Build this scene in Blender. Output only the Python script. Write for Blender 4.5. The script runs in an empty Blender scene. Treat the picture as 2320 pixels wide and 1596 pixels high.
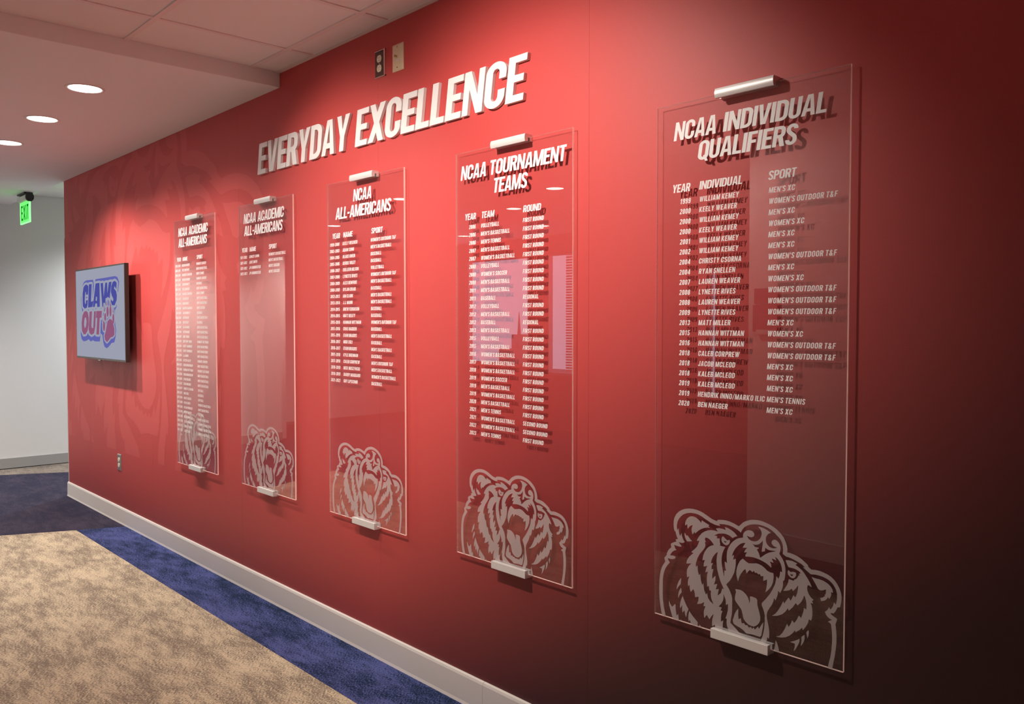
import bpy, bmesh, math, random, json
from mathutils import Vector, Matrix
from mathutils.geometry import tessellate_polygon

# ---------------------------------------------------------------- camera, world, exposure
C = bpy.context.scene.collection
SC = bpy.context.scene
PX_F, YAW, PITCH, ROLL, CAM_D, CAM_H = 1912.3269, .7414, .0353, -.0005, 1.9673, 1.42
fw = Vector((-math.cos(YAW)*math.cos(PITCH), math.sin(YAW)*math.cos(PITCH), -math.sin(PITCH)))
rt = fw.cross(Vector((0, 0, 1))).normalized(); up = rt.cross(fw)
c_, s_ = math.cos(ROLL), math.sin(ROLL)
rt, up = c_*rt + s_*up, -s_*rt + c_*up
cam = bpy.data.cameras.new('camera'); cam.sensor_fit = 'HORIZONTAL'; cam.sensor_width = 36
cam.lens = PX_F*36/2320; cam.clip_start = .05; cam.clip_end = 400
camo = bpy.data.objects.new('camera', cam); C.objects.link(camo)
M = Matrix((rt, up, -fw)).transposed().to_4x4(); M.translation = Vector((0, -CAM_D, CAM_H)); camo.matrix_world = M
SC.camera = camo
SC.view_settings.view_transform = 'Standard'; SC.view_settings.look = 'None'
SC.view_settings.exposure = 0.0; SC.view_settings.gamma = 1; SC.view_settings.use_curve_mapping = False
w = bpy.data.worlds.new('sky'); SC.world = w; w.use_nodes = True
w.node_tree.nodes['Background'].inputs[0].default_value = (.62, .78, 1, 1)
w.node_tree.nodes['Background'].inputs[1].default_value = 2.7

def lamp_spot(name, loc, power, size_deg, blend, radius, col, rot=(0, 0, 0), parent=None):
    l = bpy.data.lights.new(name, 'SPOT'); l.energy = power; l.spot_size = math.radians(size_deg); l.spot_blend = blend
    l.shadow_soft_size = radius; l.color = col
    o = bpy.data.objects.new(name, l); C.objects.link(o); o.location = loc; o.rotation_euler = rot
    if parent: o.parent = parent
    return o

# ---------------------------------------------------------------- materials
def mat(name, col=(.8, .8, .8), rough=.5, metal=0, spec=.5, emit=None, estr=1, bump=None, coat=0):
    m = bpy.data.materials.new(name); m.use_nodes = True; nt = m.node_tree; p = nt.nodes['Principled BSDF']
    p.inputs['Base Color'].default_value = (*col, 1); p.inputs['Roughness'].default_value = rough
    p.inputs['Metallic'].default_value = metal; p.inputs['Specular IOR Level'].default_value = spec
    if coat: p.inputs['Coat Weight'].default_value = coat
    if emit: p.inputs['Emission Color'].default_value = (*emit, 1); p.inputs['Emission Strength'].default_value = estr
    if bump:
        sc, st, di = bump
        tc = nt.nodes.new('ShaderNodeTexCoord'); n = nt.nodes.new('ShaderNodeTexNoise'); n.inputs['Scale'].default_value = sc; n.inputs['Detail'].default_value = 4
        b = nt.nodes.new('ShaderNodeBump'); b.inputs['Strength'].default_value = st; b.inputs['Distance'].default_value = di
        nt.links.new(tc.outputs['Object'], n.inputs['Vector']); nt.links.new(n.outputs['Fac'], b.inputs['Height']); nt.links.new(b.outputs['Normal'], p.inputs['Normal'])
    return m

def sl(r, g, b):
    f = lambda c: (c/255/12.92) if c/255 <= .04045 else ((c/255+.055)/1.055)**2.4
    return (f(r), f(g), f(b))

def wall_vinyl(name, col, k=.06, fade=False):
    # fade: the printed wall graphic itself runs from red into near-black at its lower right; the grey base, the
    # lettering and the clips right beside that dark print are as bright there as elsewhere
    m = mat(name, col, .5, spec=.42); nt = m.node_tree; p = nt.nodes['Principled BSDF']
    tc = nt.nodes.new('ShaderNodeTexCoord')
    mp = nt.nodes.new('ShaderNodeMapping'); mp.inputs['Scale'].default_value = (420, 420, 420)
    n = nt.nodes.new('ShaderNodeTexNoise'); n.inputs['Scale'].default_value = 1; n.inputs['Detail'].default_value = 2
    nt.links.new(tc.outputs['Object'], mp.inputs[0]); nt.links.new(mp.outputs[0], n.inputs['Vector'])
    b = nt.nodes.new('ShaderNodeBump'); b.inputs['Strength'].default_value = .35; b.inputs['Distance'].default_value = .0006
    nt.links.new(n.outputs['Fac'], b.inputs['Height']); nt.links.new(b.outputs['Normal'], p.inputs['Normal'])
    mr = nt.nodes.new('ShaderNodeMapRange'); mr.inputs[1].default_value = .3; mr.inputs[2].default_value = .7
    mr.inputs[3].default_value = 1-k; mr.inputs[4].default_value = 1+k
    nt.links.new(n.outputs['Fac'], mr.inputs[0])
    mx = nt.nodes.new('ShaderNodeVectorMath'); mx.operation = 'SCALE'; mx.inputs[0].default_value = col
    nt.links.new(mr.outputs[0], mx.inputs['Scale']); nt.links.new(mx.outputs[0], p.inputs['Base Color'])
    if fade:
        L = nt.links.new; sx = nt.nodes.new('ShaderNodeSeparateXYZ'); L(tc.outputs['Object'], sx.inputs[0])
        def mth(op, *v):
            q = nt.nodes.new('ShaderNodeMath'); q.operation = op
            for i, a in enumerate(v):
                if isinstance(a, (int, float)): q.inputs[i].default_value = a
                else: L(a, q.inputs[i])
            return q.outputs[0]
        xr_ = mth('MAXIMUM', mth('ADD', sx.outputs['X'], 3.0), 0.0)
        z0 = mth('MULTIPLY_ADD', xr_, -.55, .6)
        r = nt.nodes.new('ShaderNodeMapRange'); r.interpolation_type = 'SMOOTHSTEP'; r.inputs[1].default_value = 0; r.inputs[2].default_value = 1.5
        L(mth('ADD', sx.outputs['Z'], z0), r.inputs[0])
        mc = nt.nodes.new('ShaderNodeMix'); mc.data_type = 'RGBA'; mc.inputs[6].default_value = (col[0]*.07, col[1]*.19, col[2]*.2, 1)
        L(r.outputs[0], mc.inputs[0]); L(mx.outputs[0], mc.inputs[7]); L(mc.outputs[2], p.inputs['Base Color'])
    return m

def carpet(name, c0, c1, big=2.6, bias=.5, rot=.3):
    """loop pile carpet tile: cloudy two-tone mottling broken up by the yarn grid"""
    m = mat(name, c0, .95, spec=.1); nt = m.node_tree; p = nt.nodes['Principled BSDF']; L = nt.links.new
    tc = nt.nodes.new('ShaderNodeTexCoord')
    mp = nt.nodes.new('ShaderNodeMapping'); mp.inputs['Rotation'].default_value = (0, 0, rot); mp.inputs['Scale'].default_value = (1, 1.7, 1)
    L(tc.outputs['Object'], mp.inputs[0])
    n1 = nt.nodes.new('ShaderNodeTexNoise'); n1.inputs['Scale'].default_value = big; n1.inputs['Detail'].default_value = 6; n1.inputs['Roughness'].default_value = .62
    L(mp.outputs[0], n1.inputs['Vector'])
    mp2 = nt.nodes.new('ShaderNodeMapping'); mp2.inputs['Rotation'].default_value = (0, 0, rot); mp2.inputs['Scale'].default_value = (260, 110, 60)
    L(tc.outputs['Object'], mp2.inputs[0])
    n2 = nt.nodes.new('ShaderNodeTexNoise'); n2.inputs['Scale'].default_value = 1; n2.inputs['Detail'].default_value = 2
    L(mp2.outputs[0], n2.inputs['Vector'])
    mp3 = nt.nodes.new('ShaderNodeMapping'); mp3.inputs['Rotation'].default_value = (0, 0, rot+.2); mp3.inputs['Scale'].default_value = (9, 26, 20)
    L(tc.outputs['Object'], mp3.inputs[0])
    n3 = nt.nodes.new('ShaderNodeTexNoise'); n3.inputs['Scale'].default_value = 1; n3.inputs['Detail'].default_value = 4
    L(mp3.outputs[0], n3.inputs['Vector'])
    a = nt.nodes.new('ShaderNodeMath'); a.operation = 'MULTIPLY_ADD'; a.inputs[1].default_value = 1.7; L(n2.outputs['Fac'], a.inputs[0])
    b0 = nt.nodes.new('ShaderNodeMath'); b0.operation = 'MULTIPLY_ADD'; b0.inputs[1].default_value = .55; L(n3.outputs['Fac'], b0.inputs[0]); L(n1.outputs['Fac'], b0.inputs[2])
    L(b0.outputs[0], a.inputs[2])
    mr = nt.nodes.new('ShaderNodeMapRange'); mr.interpolation_type = 'SMOOTHSTEP'
    mr.inputs[1].default_value = 1.49+(bias-.5)*.3; mr.inputs[2].default_value = 1.79+(bias-.5)*.3
    L(a.outputs[0], mr.inputs[0])
    mx = nt.nodes.new('ShaderNodeMix'); mx.data_type = 'RGBA'; mx.inputs[6].default_value = (*c0, 1); mx.inputs[7].default_value = (*c1, 1)
    L(mr.outputs[0], mx.inputs[0]); L(mx.outputs[2], p.inputs['Base Color'])
    bp = nt.nodes.new('ShaderNodeBump'); bp.inputs['Strength'].default_value = .8; bp.inputs['Distance'].default_value = .003
    L(n2.outputs['Fac'], bp.inputs['Height']); L(bp.outputs['Normal'], p.inputs['Normal'])
    return m

def acrylic(name, ior=1.5, gain=1.75):
    m = bpy.data.materials.new(name); m.use_nodes = True; nt = m.node_tree; nt.nodes.clear(); L = nt.links.new
    out = nt.nodes.new('ShaderNodeOutputMaterial'); mx = nt.nodes.new('ShaderNodeMixShader')
    tr = nt.nodes.new('ShaderNodeBsdfTransparent'); tr.inputs[0].default_value = (.985, .985, .985, 1)
    gl = nt.nodes.new('ShaderNodeBsdfGlossy'); gl.inputs['Roughness'].default_value = .0; gl.inputs[0].default_value = (1, 1, 1, 1)
    fr = nt.nodes.new('ShaderNodeFresnel'); fr.inputs[0].default_value = ior
    ge = nt.nodes.new('ShaderNodeNewGeometry')
    k = nt.nodes.new('ShaderNodeMath'); k.operation = 'SUBTRACT'; k.inputs[0].default_value = gain; 
    k2 = nt.nodes.new('ShaderNodeMath'); k2.operation = 'MULTIPLY'; k2.inputs[1].default_value = gain; L(ge.outputs['Backfacing'], k2.inputs[0]); L(k2.outputs[0], k.inputs[1])
    f = nt.nodes.new('ShaderNodeMath'); f.operation = 'MULTIPLY'; f.use_clamp = True; L(fr.outputs[0], f.inputs[0]); L(k.outputs[0], f.inputs[1])
    L(f.outputs[0], mx.inputs[0]); L(tr.outputs[0], mx.inputs[1]); L(gl.outputs[0], mx.inputs[2]); L(mx.outputs[0], out.inputs[0])
    return m

def frost(name, col, fac, pipe=False):
    m = bpy.data.materials.new(name); m.use_nodes = True; nt = m.node_tree; nt.nodes.clear(); L = nt.links.new
    out = nt.nodes.new('ShaderNodeOutputMaterial'); mx = nt.nodes.new('ShaderNodeMixShader')
    tr = nt.nodes.new('ShaderNodeBsdfTransparent'); df = nt.nodes.new('ShaderNodeBsdfDiffuse'); df.inputs[0].default_value = (*col, 1)
    mx.inputs[0].default_value = fac; src = df.outputs[0]
    if pipe:   # cut edges pick up light carried inside the sheet
        tl = nt.nodes.new('ShaderNodeBsdfTranslucent'); tl.inputs[0].default_value = (*col, 1); ad = nt.nodes.new('ShaderNodeAddShader')
        L(df.outputs[0], ad.inputs[0]); L(tl.outputs[0], ad.inputs[1]); src = ad.outputs[0]
    L(tr.outputs[0], mx.inputs[1]); L(src, mx.inputs[2]); L(mx.outputs[0], out.inputs[0])
    return m

def emis(name, col, st):
    m = bpy.data.materials.new(name); m.use_nodes = True; nt = m.node_tree; nt.nodes.clear()
    out = nt.nodes.new('ShaderNodeOutputMaterial'); e = nt.nodes.new('ShaderNodeEmission'); e.inputs[0].default_value = (*col, 1); e.inputs[1].default_value = st
    nt.links.new(e.outputs[0], out.inputs[0]); return m

RED = (.56, .066, .062)
MT = dict(
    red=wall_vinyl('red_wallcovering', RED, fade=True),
    plainred=wall_vinyl('plain_red_paint', RED),
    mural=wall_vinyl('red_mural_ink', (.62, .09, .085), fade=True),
    paint=mat('white_paint', (.70, .69, .67), .6, bump=(300, .1, .0004)),
    greypaint=mat('warm_grey_paint', (.74, .72, .70), .6),
    soffit=mat('soffit_paint', (.86, .84, .83), .7, bump=(260, .12, .0005)),
    tile=mat('mineral_fibre_tile', (.86, .83, .81), .85, bump=(700, .25, .0006)),
    tee=mat('ceiling_tee_paint', (.82, .74, .72), .5),
    base=mat('grey_vinyl_base', (.66, .62, .58), .45),
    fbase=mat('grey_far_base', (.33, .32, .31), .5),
    white=mat('white_acrylic_letter', (.86, .84, .83), .22, spec=.55),
    vinyl=mat('white_vinyl_print', (.88, .86, .85), .5),
    acr=acrylic('clear_acrylic', 1.5, 1.8),
    edge=frost('polished_acrylic_edge', (.62, .52, .49), .7, True),
    edge2=frost('clear_acrylic_edge', (.8, .7, .68), .22),
    frost=frost('frosted_etch', (.68, .62, .61), .5),
    alu=mat('satin_aluminium', (.82, .80, .78), .42, metal=.35),
    chrome=mat('chrome', (.85, .84, .82), .12, metal=1),
    steel=mat('steel_plate', (.42, .39, .38), .35, metal=.8),
    brown=mat('brown_plate', (.075, .035, .028), .3),
    ivory=mat('ivory_plastic', (.78, .63, .42), .35),
    cream=mat('pale_cream_plastic', (.82, .74, .55), .35),
    dark=mat('black_plastic', (.012, .011, .011), .4),
    bezel=mat('dark_bezel', (.045, .038, .035), .35, metal=.3),
    brass=mat('brass', (.55, .42, .22), .25, metal=1),
    labelw=mat('paper_label', (.85, .8, .8), .6),
    ink=mat('grey_ink', (.3, .3, .32), .6),
    lens=emis('lamp_lens', (1, .93, .84), 11),
    trim=mat('lamp_trim', (.75, .66, .63), .5),
    scr=emis('screen_grey_lavender', sl(166, 170, 188), .85),
    sblue=emis('screen_blue', sl(78, 82, 164), .9),
    sring=emis('screen_light_blue', sl(104, 106, 186), .85),
    smauve=emis('screen_mauve', sl(156, 94, 130), .85),
    green=emis('exit_green_glow', (.12, 1, .13), 1.7),
    greend=emis('exit_letter_green', (.01, .22, .02), .6),
    gedge=emis('exit_edge_glow', (.22, 1, .25), 2.0),
    beige=carpet('beige_carpet', sl(128, 117, 104), sl(204, 190, 162), 3.6, .46),
    blue=carpet('blue_carpet', sl(26, 40, 66), sl(82, 90, 144), 3.0, .52, .1),
    navy=carpet('navy_carpet', sl(40, 40, 58), sl(66, 60, 74), 2.4, .58),
    fgrey=carpet('grey_carpet', sl(92, 84, 80), sl(140, 128, 116), 2.6, .45),
    sign=mat('burgundy_sign', (.22, .02, .045), .4),
    blind=mat('white_blind', (.75, .75, .78), .6),
    frame=mat('window_frame_paint', (.35, .30, .30), .5),
    glass=acrylic('window_glass', 1.5, 1.2),
    bld=mat('stone_building', (.12, .10, .10), .8),
)

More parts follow.
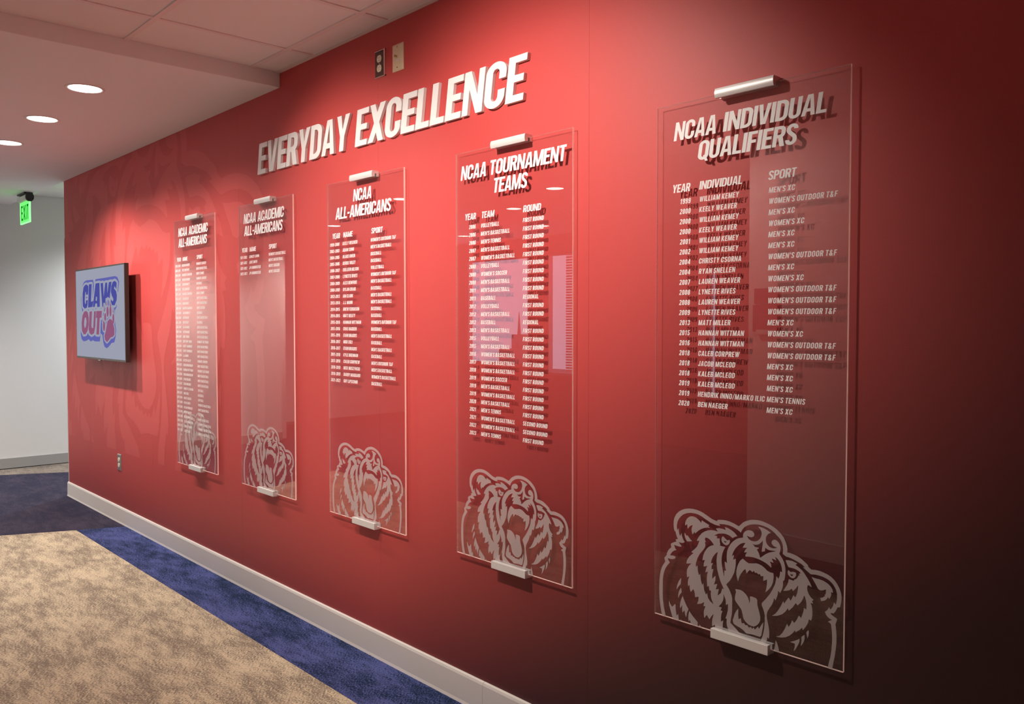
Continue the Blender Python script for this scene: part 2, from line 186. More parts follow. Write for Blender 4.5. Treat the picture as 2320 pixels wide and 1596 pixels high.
# letter outlines (thousandths of cap height), emblem outlines (0.1 mm), screen logo outlines (0.1 mm)
FONT=json.loads(r"""{"E":[460,[[[[2,1000],[0,996],[0,4],[2,0],[458,0],[460,4],[460,148],[458,152],[186,152],[184,156],[184,428],[186,430],[418,430],[420,432],[420,580],[418,582],[186,582],[184,584],[184,844],[186,848],[458,848],[460,852],[460,996],[458,1000]]]]],"F":[440,[[[[2,1000],[0,996],[0,4],[2,0],[182,0],[184,4],[184,416],[186,420],[398,420],[400,424],[400,568],[398,572],[186,572],[184,576],[184,844],[186,848],[438,848],[440,852],[440,996],[438,1000]]]]],"L":[430,[[[[2,1000],[0,996],[0,4],[2,0],[426,0],[430,4],[430,148],[426,152],[186,152],[184,156],[184,996],[182,1000]]]]],"T":[470,[[[[2,1000],[0,996],[0,852],[2,848],[138,848],[142,844],[142,4],[146,0],[322,0],[326,4],[326,844],[330,848],[466,848],[470,852],[470,996],[466,1000]]]]],"H":[540,[[[[2,1000],[0,996],[0,4],[2,0],[182,0],[184,4],[184,428],[186,430],[354,430],[356,428],[356,4],[358,0],[538,0],[540,4],[540,996],[538,1000],[358,1000],[356,996],[356,584],[354,582],[186,582],[184,584],[184,996],[182,1000]]]]],"I":[184,[[[[2,1000],[0,996],[0,4],[2,0],[182,0],[184,4],[184,996],[182,1000]]]]],"V":[560,[[[[2,1000],[0,996],[158,8],[162,0],[398,0],[404,20],[560,996],[558,1000],[382,1000],[380,996],[286,308],[282,280],[278,280],[180,996],[178,1000]]]]],"A":[580,[[[[178,1000],[174,996],[170,976],[0,4],[2,0],[178,0],[182,12],[202,176],[206,190],[374,190],[378,176],[398,12],[402,0],[578,0],[580,4],[578,16],[406,996],[402,1000]],[[288,840],[290,842],[292,840],[356,344],[354,340],[226,340],[224,344]]]]],"Y":[560,[[[[2,1000],[1,996],[187,404],[188,4],[190,0],[370,0],[372,4],[373,404],[559,996],[558,1000],[374,1000],[370,998],[282,608],[278,608],[274,624],[190,998],[186,1000]]]]],"X":[580,[[[[6,1000],[2,996],[9,976],[192,500],[2,4],[6,0],[194,0],[290,244],[386,0],[574,0],[578,4],[571,24],[388,500],[578,996],[574,1000],[386,1000],[290,756],[194,1000]]]]],"N":[570,[[[[2,1000],[0,996],[0,4],[2,0],[158,0],[162,4],[162,584],[171,568],[394,4],[398,0],[566,0],[570,4],[570,996],[566,1000],[410,1000],[408,996],[408,420],[406,416],[174,1000]]]]],"M":[720,[[[[2,1000],[0,996],[0,4],[2,0],[154,0],[158,4],[158,508],[166,488],[290,2],[294,0],[426,0],[431,4],[554,488],[562,508],[562,4],[566,0],[718,0],[720,4],[720,996],[718,1000],[518,1000],[514,996],[362,320],[358,320],[352,344],[206,996],[202,1000]]]]],"W":[840,[[[[2,1000],[0,996],[6,960],[170,4],[174,0],[338,0],[340,4],[414,580],[418,608],[422,608],[500,4],[502,0],[666,0],[672,8],[834,960],[840,996],[838,1000],[654,1000],[650,996],[574,328],[570,309],[502,988],[498,1000],[342,1000],[340,996],[270,309],[266,328],[190,996],[186,1000]]]]],"K":[570,[[[[2,1000],[0,996],[0,4],[2,0],[182,0],[184,4],[184,244],[242,327],[250,312],[370,1],[574,0],[578,4],[567,28],[372,436],[360,460],[346,480],[360,500],[335,544],[558,996],[554,1000],[354,1000],[350,998],[186,452],[184,460],[184,996],[182,1000]]]]],"Z":[480,[[[[2,1000],[0,996],[0,852],[2,848],[454,848],[418,848],[414,844],[290,840],[264,836],[0,152],[0,4],[2,0],[478,0],[480,4],[480,148],[478,152],[218,152],[216,156],[480,848],[480,996],[478,1000]]]]],"O":[540,[[[[230,1009],[194,1002],[150,986],[106,961],[86,945],[57,916],[37,888],[16,848],[6,816],[0,776],[0,224],[2,204],[12,164],[32,120],[57,84],[86,55],[106,39],[134,22],[194,-2],[250,-12],[290,-12],[330,-6],[370,6],[406,22],[434,39],[483,84],[508,120],[528,164],[534,184],[540,224],[540,776],[538,796],[528,836],[508,880],[483,916],[434,961],[390,986],[330,1006],[290,1012]],[[262,860],[278,860],[302,853],[326,837],[348,804],[356,772],[356,228],[348,196],[327,164],[302,147],[278,140],[262,140],[238,147],[214,163],[192,196],[184,228],[184,772],[192,804],[213,836],[238,853]]]]],"Q":[540,[[[[230,1009],[194,1002],[150,986],[106,961],[86,945],[57,916],[37,888],[16,848],[6,816],[0,776],[0,224],[6,184],[16,152],[32,120],[57,84],[86,55],[106,39],[134,22],[194,-2],[250,-12],[306,-10],[346,-2],[366,5],[422,-100],[554,-100],[558,-96],[474,72],[503,112],[524,152],[534,184],[540,224],[540,776],[534,816],[524,848],[495,900],[459,940],[434,961],[390,986],[330,1006],[290,1012]],[[262,860],[278,860],[302,853],[326,837],[348,804],[356,772],[356,248],[271,200],[296,148],[294,144],[278,140],[262,140],[238,147],[214,163],[192,196],[184,228],[184,772],[192,804],[213,836],[238,853]]]]],"C":[540,[[[[230,1009],[194,1002],[150,986],[106,961],[86,945],[57,916],[37,888],[16,848],[6,816],[0,776],[0,224],[2,204],[12,164],[32,120],[57,84],[86,55],[106,39],[134,22],[194,-2],[250,-12],[290,-12],[346,-2],[406,22],[434,39],[454,55],[483,84],[503,112],[524,152],[538,204],[540,376],[538,380],[358,380],[356,376],[356,228],[348,196],[337,176],[326,163],[310,151],[278,140],[262,140],[238,147],[213,164],[192,196],[184,228],[184,772],[188,792],[198,816],[213,836],[230,849],[250,857],[262,860],[290,857],[310,849],[327,836],[348,804],[356,772],[356,624],[358,620],[538,620],[540,624],[540,776],[538,796],[528,836],[508,880],[483,916],[434,961],[390,986],[330,1006],[290,1012]]]]],"G":[540,[[[[230,1009],[194,1002],[150,986],[106,961],[86,945],[57,916],[37,888],[16,848],[6,816],[0,776],[0,224],[2,204],[12,164],[32,120],[45,100],[57,84],[86,55],[106,39],[134,22],[194,-2],[250,-12],[290,-12],[330,-6],[366,5],[374,0],[538,0],[540,4],[540,528],[538,530],[274,530],[270,528],[270,404],[274,400],[354,400],[356,396],[356,228],[352,208],[342,184],[326,163],[302,147],[278,140],[262,140],[238,147],[214,163],[198,184],[188,208],[184,228],[184,772],[192,804],[213,836],[238,853],[262,860],[278,860],[310,849],[326,837],[337,824],[348,804],[356,772],[356,644],[358,640],[538,640],[540,644],[540,776],[534,816],[524,848],[508,880],[483,916],[434,961],[406,978],[370,994],[330,1006],[290,1012]]]]],"U":[530,[[[[2,1000],[0,996],[0,224],[6,184],[16,152],[41,104],[62,77],[110,35],[154,11],[206,-6],[246,-12],[302,-10],[342,-1],[370,8],[426,39],[467,76],[503,128],[522,176],[528,204],[530,224],[530,996],[526,1000],[350,1000],[346,996],[346,228],[340,200],[326,173],[306,153],[294,147],[274,140],[258,140],[242,144],[226,152],[205,172],[190,200],[184,228],[184,996],[182,1000]]]]],"J":[420,[[[[238,1000],[236,996],[236,188],[231,164],[223,148],[218,143],[210,140],[202,143],[197,148],[189,164],[184,188],[184,296],[182,300],[2,300],[0,296],[2,160],[12,120],[33,80],[45,64],[70,39],[106,14],[150,-4],[194,-12],[226,-12],[270,-4],[314,14],[350,39],[375,64],[394,92],[408,120],[416,148],[420,176],[420,996],[418,1000]]]]],"D":[540,[[[[2,1000],[0,996],[0,4],[2,0],[290,0],[330,6],[370,18],[406,35],[442,59],[483,100],[503,128],[516,152],[527,180],[536,212],[540,240],[540,760],[536,788],[526,824],[503,872],[474,911],[442,941],[406,965],[370,982],[330,994],[290,1000]],[[186,848],[250,846],[282,836],[294,829],[310,819],[335,792],[348,768],[356,736],[356,264],[354,252],[348,232],[335,208],[310,181],[282,164],[238,152],[186,152],[184,156],[184,844]]]]],"P":[510,[[[[2,1000],[0,996],[0,4],[2,0],[182,0],[184,4],[184,396],[186,400],[306,400],[350,408],[398,428],[426,447],[463,484],[492,532],[502,560],[508,588],[510,604],[510,796],[506,824],[492,868],[482,888],[457,924],[426,953],[398,972],[370,985],[334,996],[306,1000]],[[186,848],[254,848],[270,844],[294,831],[309,816],[322,792],[326,776],[326,624],[322,608],[309,584],[294,569],[266,555],[254,552],[186,552],[184,556],[184,844]]]]],"B":[540,[[[[2,1000],[0,996],[0,4],[2,0],[346,0],[382,7],[406,15],[450,39],[475,60],[495,84],[511,108],[526,140],[535,172],[540,204],[540,356],[535,388],[526,420],[511,452],[475,500],[475,504],[499,540],[506,556],[512,572],[520,612],[520,816],[510,864],[491,904],[471,932],[454,949],[422,972],[378,992],[338,1000]],[[186,848],[282,848],[290,846],[314,833],[323,824],[332,808],[336,792],[336,636],[327,612],[313,596],[298,587],[278,580],[186,580],[184,584],[184,844]],[[184,428],[186,430],[294,430],[318,419],[329,408],[342,384],[345,368],[351,356],[356,336],[356,224],[348,196],[335,176],[326,167],[302,154],[186,152],[184,156]]]]],"R":[540,[[[[2,1000],[0,996],[0,4],[2,0],[182,0],[184,4],[184,416],[186,420],[230,420],[232,416],[346,0],[550,0],[554,4],[546,36],[432,456],[477,496],[502,532],[515,560],[528,608],[530,624],[530,796],[522,840],[502,888],[477,924],[446,953],[398,982],[354,996],[326,1000]],[[186,848],[274,848],[290,844],[314,831],[329,816],[342,792],[346,776],[346,644],[342,628],[329,604],[314,589],[290,576],[274,572],[186,572],[184,576],[184,844]]]]],"S":[500,[[[[214,1010],[170,1000],[118,977],[83,952],[54,923],[37,900],[13,852],[4,820],[0,792],[0,720],[2,704],[28,620],[37,604],[111,520],[270,376],[303,328],[316,276],[316,212],[312,196],[299,172],[290,163],[266,150],[242,148],[222,155],[201,172],[188,196],[184,212],[185,236],[182,238],[6,251],[2,248],[0,236],[0,204],[13,148],[32,108],[51,80],[94,39],[126,19],[170,0],[214,-10],[266,-12],[298,-8],[330,0],[382,23],[417,48],[451,84],[475,120],[487,148],[496,180],[500,208],[500,288],[472,392],[415,472],[366,521],[230,643],[193,688],[182,736],[184,740],[184,788],[188,804],[201,828],[210,837],[234,850],[258,852],[278,845],[299,828],[312,804],[316,788],[315,764],[318,762],[494,749],[498,752],[500,764],[500,796],[487,852],[468,892],[449,920],[406,961],[358,989],[310,1005],[266,1012]]]]],"0":[470,[[[[202,1010],[166,1001],[142,992],[98,965],[74,944],[53,920],[37,896],[22,868],[8,828],[0,776],[0,224],[6,180],[22,132],[53,80],[74,56],[98,35],[122,19],[166,-1],[202,-10],[250,-12],[278,-8],[318,4],[350,20],[378,39],[411,72],[431,100],[448,132],[462,172],[470,224],[470,776],[464,820],[448,868],[423,912],[411,928],[378,961],[350,980],[302,1002],[250,1012]],[[230,860],[246,858],[254,853],[266,840],[279,812],[286,776],[286,224],[279,188],[271,168],[254,147],[238,140],[222,143],[204,160],[192,184],[184,224],[184,776],[189,804],[197,828],[215,852]]]]],"1":[400,[[[[154,1000],[150,996],[150,968],[147,960],[99,880],[1,840],[0,724],[2,720],[146,720],[150,716],[150,4],[154,0],[330,0],[334,4],[334,996],[330,1000]]]]],"2":[470,[[[[198,1010],[162,1001],[130,989],[98,971],[70,949],[41,916],[28,896],[14,868],[2,824],[0,776],[2,760],[6,758],[178,776],[186,780],[185,804],[197,832],[210,845],[230,852],[242,852],[254,848],[274,831],[283,812],[286,784],[278,676],[246,596],[170,440],[73,304],[18,192],[12,176],[10,156],[2,152],[0,148],[0,4],[2,0],[466,0],[470,4],[470,148],[466,152],[202,152],[199,156],[225,212],[332,364],[414,532],[458,644],[466,752],[470,776],[470,804],[468,824],[460,856],[442,896],[423,924],[386,961],[338,990],[294,1005],[250,1012]]]]],"3":[470,[[[[198,1010],[166,1002],[134,989],[102,969],[59,928],[40,900],[22,864],[12,836],[4,796],[2,748],[6,744],[190,746],[197,800],[202,816],[221,848],[226,853],[238,856],[250,847],[260,832],[268,816],[276,788],[278,744],[272,716],[260,688],[245,668],[231,660],[257,592],[254,590],[194,590],[190,588],[190,452],[254,448],[231,392],[232,388],[246,381],[257,368],[278,324],[286,284],[286,248],[279,212],[271,188],[261,168],[246,149],[234,144],[222,151],[209,168],[194,200],[186,232],[184,280],[182,282],[2,284],[0,248],[6,200],[21,148],[37,112],[61,76],[78,56],[106,31],[130,15],[162,0],[198,-10],[254,-12],[282,-8],[314,2],[346,19],[374,39],[403,68],[423,96],[439,124],[459,180],[468,224],[470,280],[464,332],[442,400],[427,428],[405,460],[366,497],[323,524],[362,547],[398,577],[417,600],[439,636],[451,664],[462,700],[468,744],[468,776],[460,828],[439,884],[407,932],[378,961],[350,981],[310,1000],[290,1006],[254,1012]]]]],"4":[500,[[[[242,1000],[238,996],[0,360],[0,192],[2,190],[266,190],[270,188],[270,4],[274,0],[458,0],[460,4],[460,188],[500,192],[500,336],[498,340],[462,340],[460,344],[460,996],[458,1000]],[[274,716],[276,712],[276,344],[274,340],[142,340],[148,364]]]]],"5":[470,[[[[34,1000],[30,996],[28,972],[10,504],[18,502],[130,537],[214,451],[218,449],[230,458],[233,456],[251,432],[271,380],[280,332],[280,268],[271,220],[259,184],[241,152],[230,142],[219,152],[209,168],[189,220],[180,268],[180,328],[178,330],[-2,336],[-4,332],[-4,260],[4,208],[20,152],[42,104],[69,64],[99,32],[138,5],[174,-10],[214,-18],[270,-13],[306,-2],[338,15],[361,32],[391,64],[420,108],[440,152],[460,228],[464,264],[462,356],[448,424],[435,460],[418,496],[391,536],[350,577],[318,597],[278,612],[230,618],[198,616],[174,608],[172,612],[172,680],[174,688],[176,856],[178,860],[438,860],[440,864],[440,996],[438,1000]]]]],"6":[470,[[[[202,1009],[170,1002],[142,991],[106,969],[82,949],[53,916],[33,884],[20,856],[9,820],[0,768],[0,196],[2,176],[14,132],[41,84],[74,47],[122,15],[146,4],[170,-4],[202,-10],[250,-12],[306,-2],[362,23],[397,48],[414,65],[442,104],[460,144],[468,176],[470,196],[470,412],[468,432],[460,464],[442,504],[414,543],[378,575],[330,601],[282,616],[250,620],[218,620],[185,616],[184,764],[192,804],[201,824],[210,837],[222,847],[238,850],[254,843],[267,828],[279,800],[284,780],[286,752],[290,750],[466,750],[470,752],[470,768],[459,828],[443,872],[411,924],[386,951],[346,981],[302,1001],[250,1012]],[[230,468],[250,465],[258,461],[271,448],[282,428],[286,408],[286,200],[282,180],[271,160],[258,147],[242,140],[222,142],[211,148],[198,161],[188,180],[184,200],[184,408],[186,420],[198,447],[214,462]]]]],"9":[470,[[[[198,1009],[170,1004],[122,985],[74,953],[41,916],[14,868],[2,824],[0,804],[0,588],[2,568],[14,524],[41,476],[74,439],[102,419],[146,396],[190,384],[218,380],[250,380],[286,384],[286,236],[279,200],[262,165],[246,152],[230,150],[209,164],[197,184],[186,220],[182,250],[2,250],[0,232],[9,180],[25,132],[53,84],[82,51],[118,23],[170,-2],[206,-10],[250,-12],[286,-6],[326,8],[374,39],[411,76],[430,104],[443,128],[459,172],[470,232],[470,804],[468,824],[460,856],[442,896],[414,935],[378,967],[330,993],[282,1008],[250,1012]],[[230,860],[250,857],[258,853],[271,840],[282,820],[286,800],[286,592],[282,572],[271,552],[258,539],[242,532],[222,534],[211,540],[198,553],[188,572],[184,592],[184,800],[186,812],[198,839],[214,854]]]]],"7":[460,[[[[2,1000],[0,996],[0,852],[2,848],[238,848],[239,844],[51,4],[54,0],[246,0],[251,4],[459,844],[460,996],[458,1000]]]]],"8":[470,[[[[202,1010],[174,1004],[146,993],[110,973],[90,957],[69,936],[45,900],[32,872],[24,844],[20,816],[20,636],[22,620],[32,580],[41,560],[57,532],[77,508],[46,475],[25,444],[5,392],[0,364],[0,184],[8,144],[25,104],[54,64],[82,39],[114,18],[162,-2],[198,-10],[250,-12],[282,-8],[326,4],[378,31],[414,62],[435,88],[455,124],[463,148],[470,184],[470,364],[468,380],[455,424],[443,448],[423,476],[393,508],[407,524],[423,548],[438,580],[446,608],[450,636],[450,816],[439,868],[423,904],[401,936],[366,969],[318,996],[278,1008],[250,1012]],[[230,880],[246,878],[262,869],[276,852],[292,816],[300,768],[300,740],[294,700],[283,672],[275,656],[262,641],[246,632],[234,630],[214,637],[201,648],[193,660],[180,688],[170,740],[172,788],[184,832],[202,863],[214,873]],[[226,428],[234,430],[254,424],[279,400],[291,376],[299,352],[306,316],[307,284],[306,256],[300,220],[292,196],[280,172],[262,151],[246,142],[234,140],[214,147],[207,152],[185,180],[173,212],[164,260],[164,312],[174,364],[184,388],[197,408],[206,417]]]]],"'":[150,[[[[2,1000],[0,992],[30,664],[34,660],[126,660],[130,664],[132,676],[160,996],[158,1000]]]]],"-":[280,[[[[2,500],[0,496],[0,344],[2,340],[278,340],[280,344],[280,496],[278,500]]]]],"/":[360,[[[[250,1058],[2,-48],[2,-60],[106,-60],[111,-56],[358,1048],[358,1060],[254,1060]]]]],".":[190,[[[[2,170],[0,168],[0,4],[2,0],[178,0],[180,4],[180,168],[178,170]]]]],"&":[620,[[[[222,997],[202,994],[166,981],[138,965],[112,944],[87,916],[69,888],[52,848],[45,820],[40,788],[40,752],[45,720],[58,676],[69,652],[97,612],[118,591],[149,568],[171,520],[172,512],[166,505],[130,490],[98,469],[58,431],[41,408],[13,352],[-2,296],[-4,220],[4,176],[16,140],[29,112],[44,88],[59,68],[90,37],[110,22],[146,2],[194,-13],[226,-18],[258,-18],[294,-12],[338,4],[386,32],[402,0],[614,0],[618,4],[504,220],[598,416],[594,420],[442,420],[418,383],[328,552],[327,556],[330,558],[350,567],[378,587],[403,612],[424,640],[442,676],[456,724],[460,764],[430,768],[402,768],[402,772],[430,772],[460,776],[456,816],[442,864],[424,900],[403,928],[378,953],[350,973],[314,989],[282,997],[254,1000]],[[246,860],[254,860],[262,856],[279,840],[292,816],[300,784],[300,756],[292,724],[273,692],[254,680],[246,680],[238,684],[221,700],[208,724],[200,760],[202,796],[208,816],[226,847]],[[230,360],[238,362],[243,356],[319,184],[314,183],[302,189],[294,190],[274,157],[258,144],[242,138],[234,138],[222,144],[201,164],[184,196],[176,228],[176,272],[189,316],[206,343],[214,351]]]]]}""")
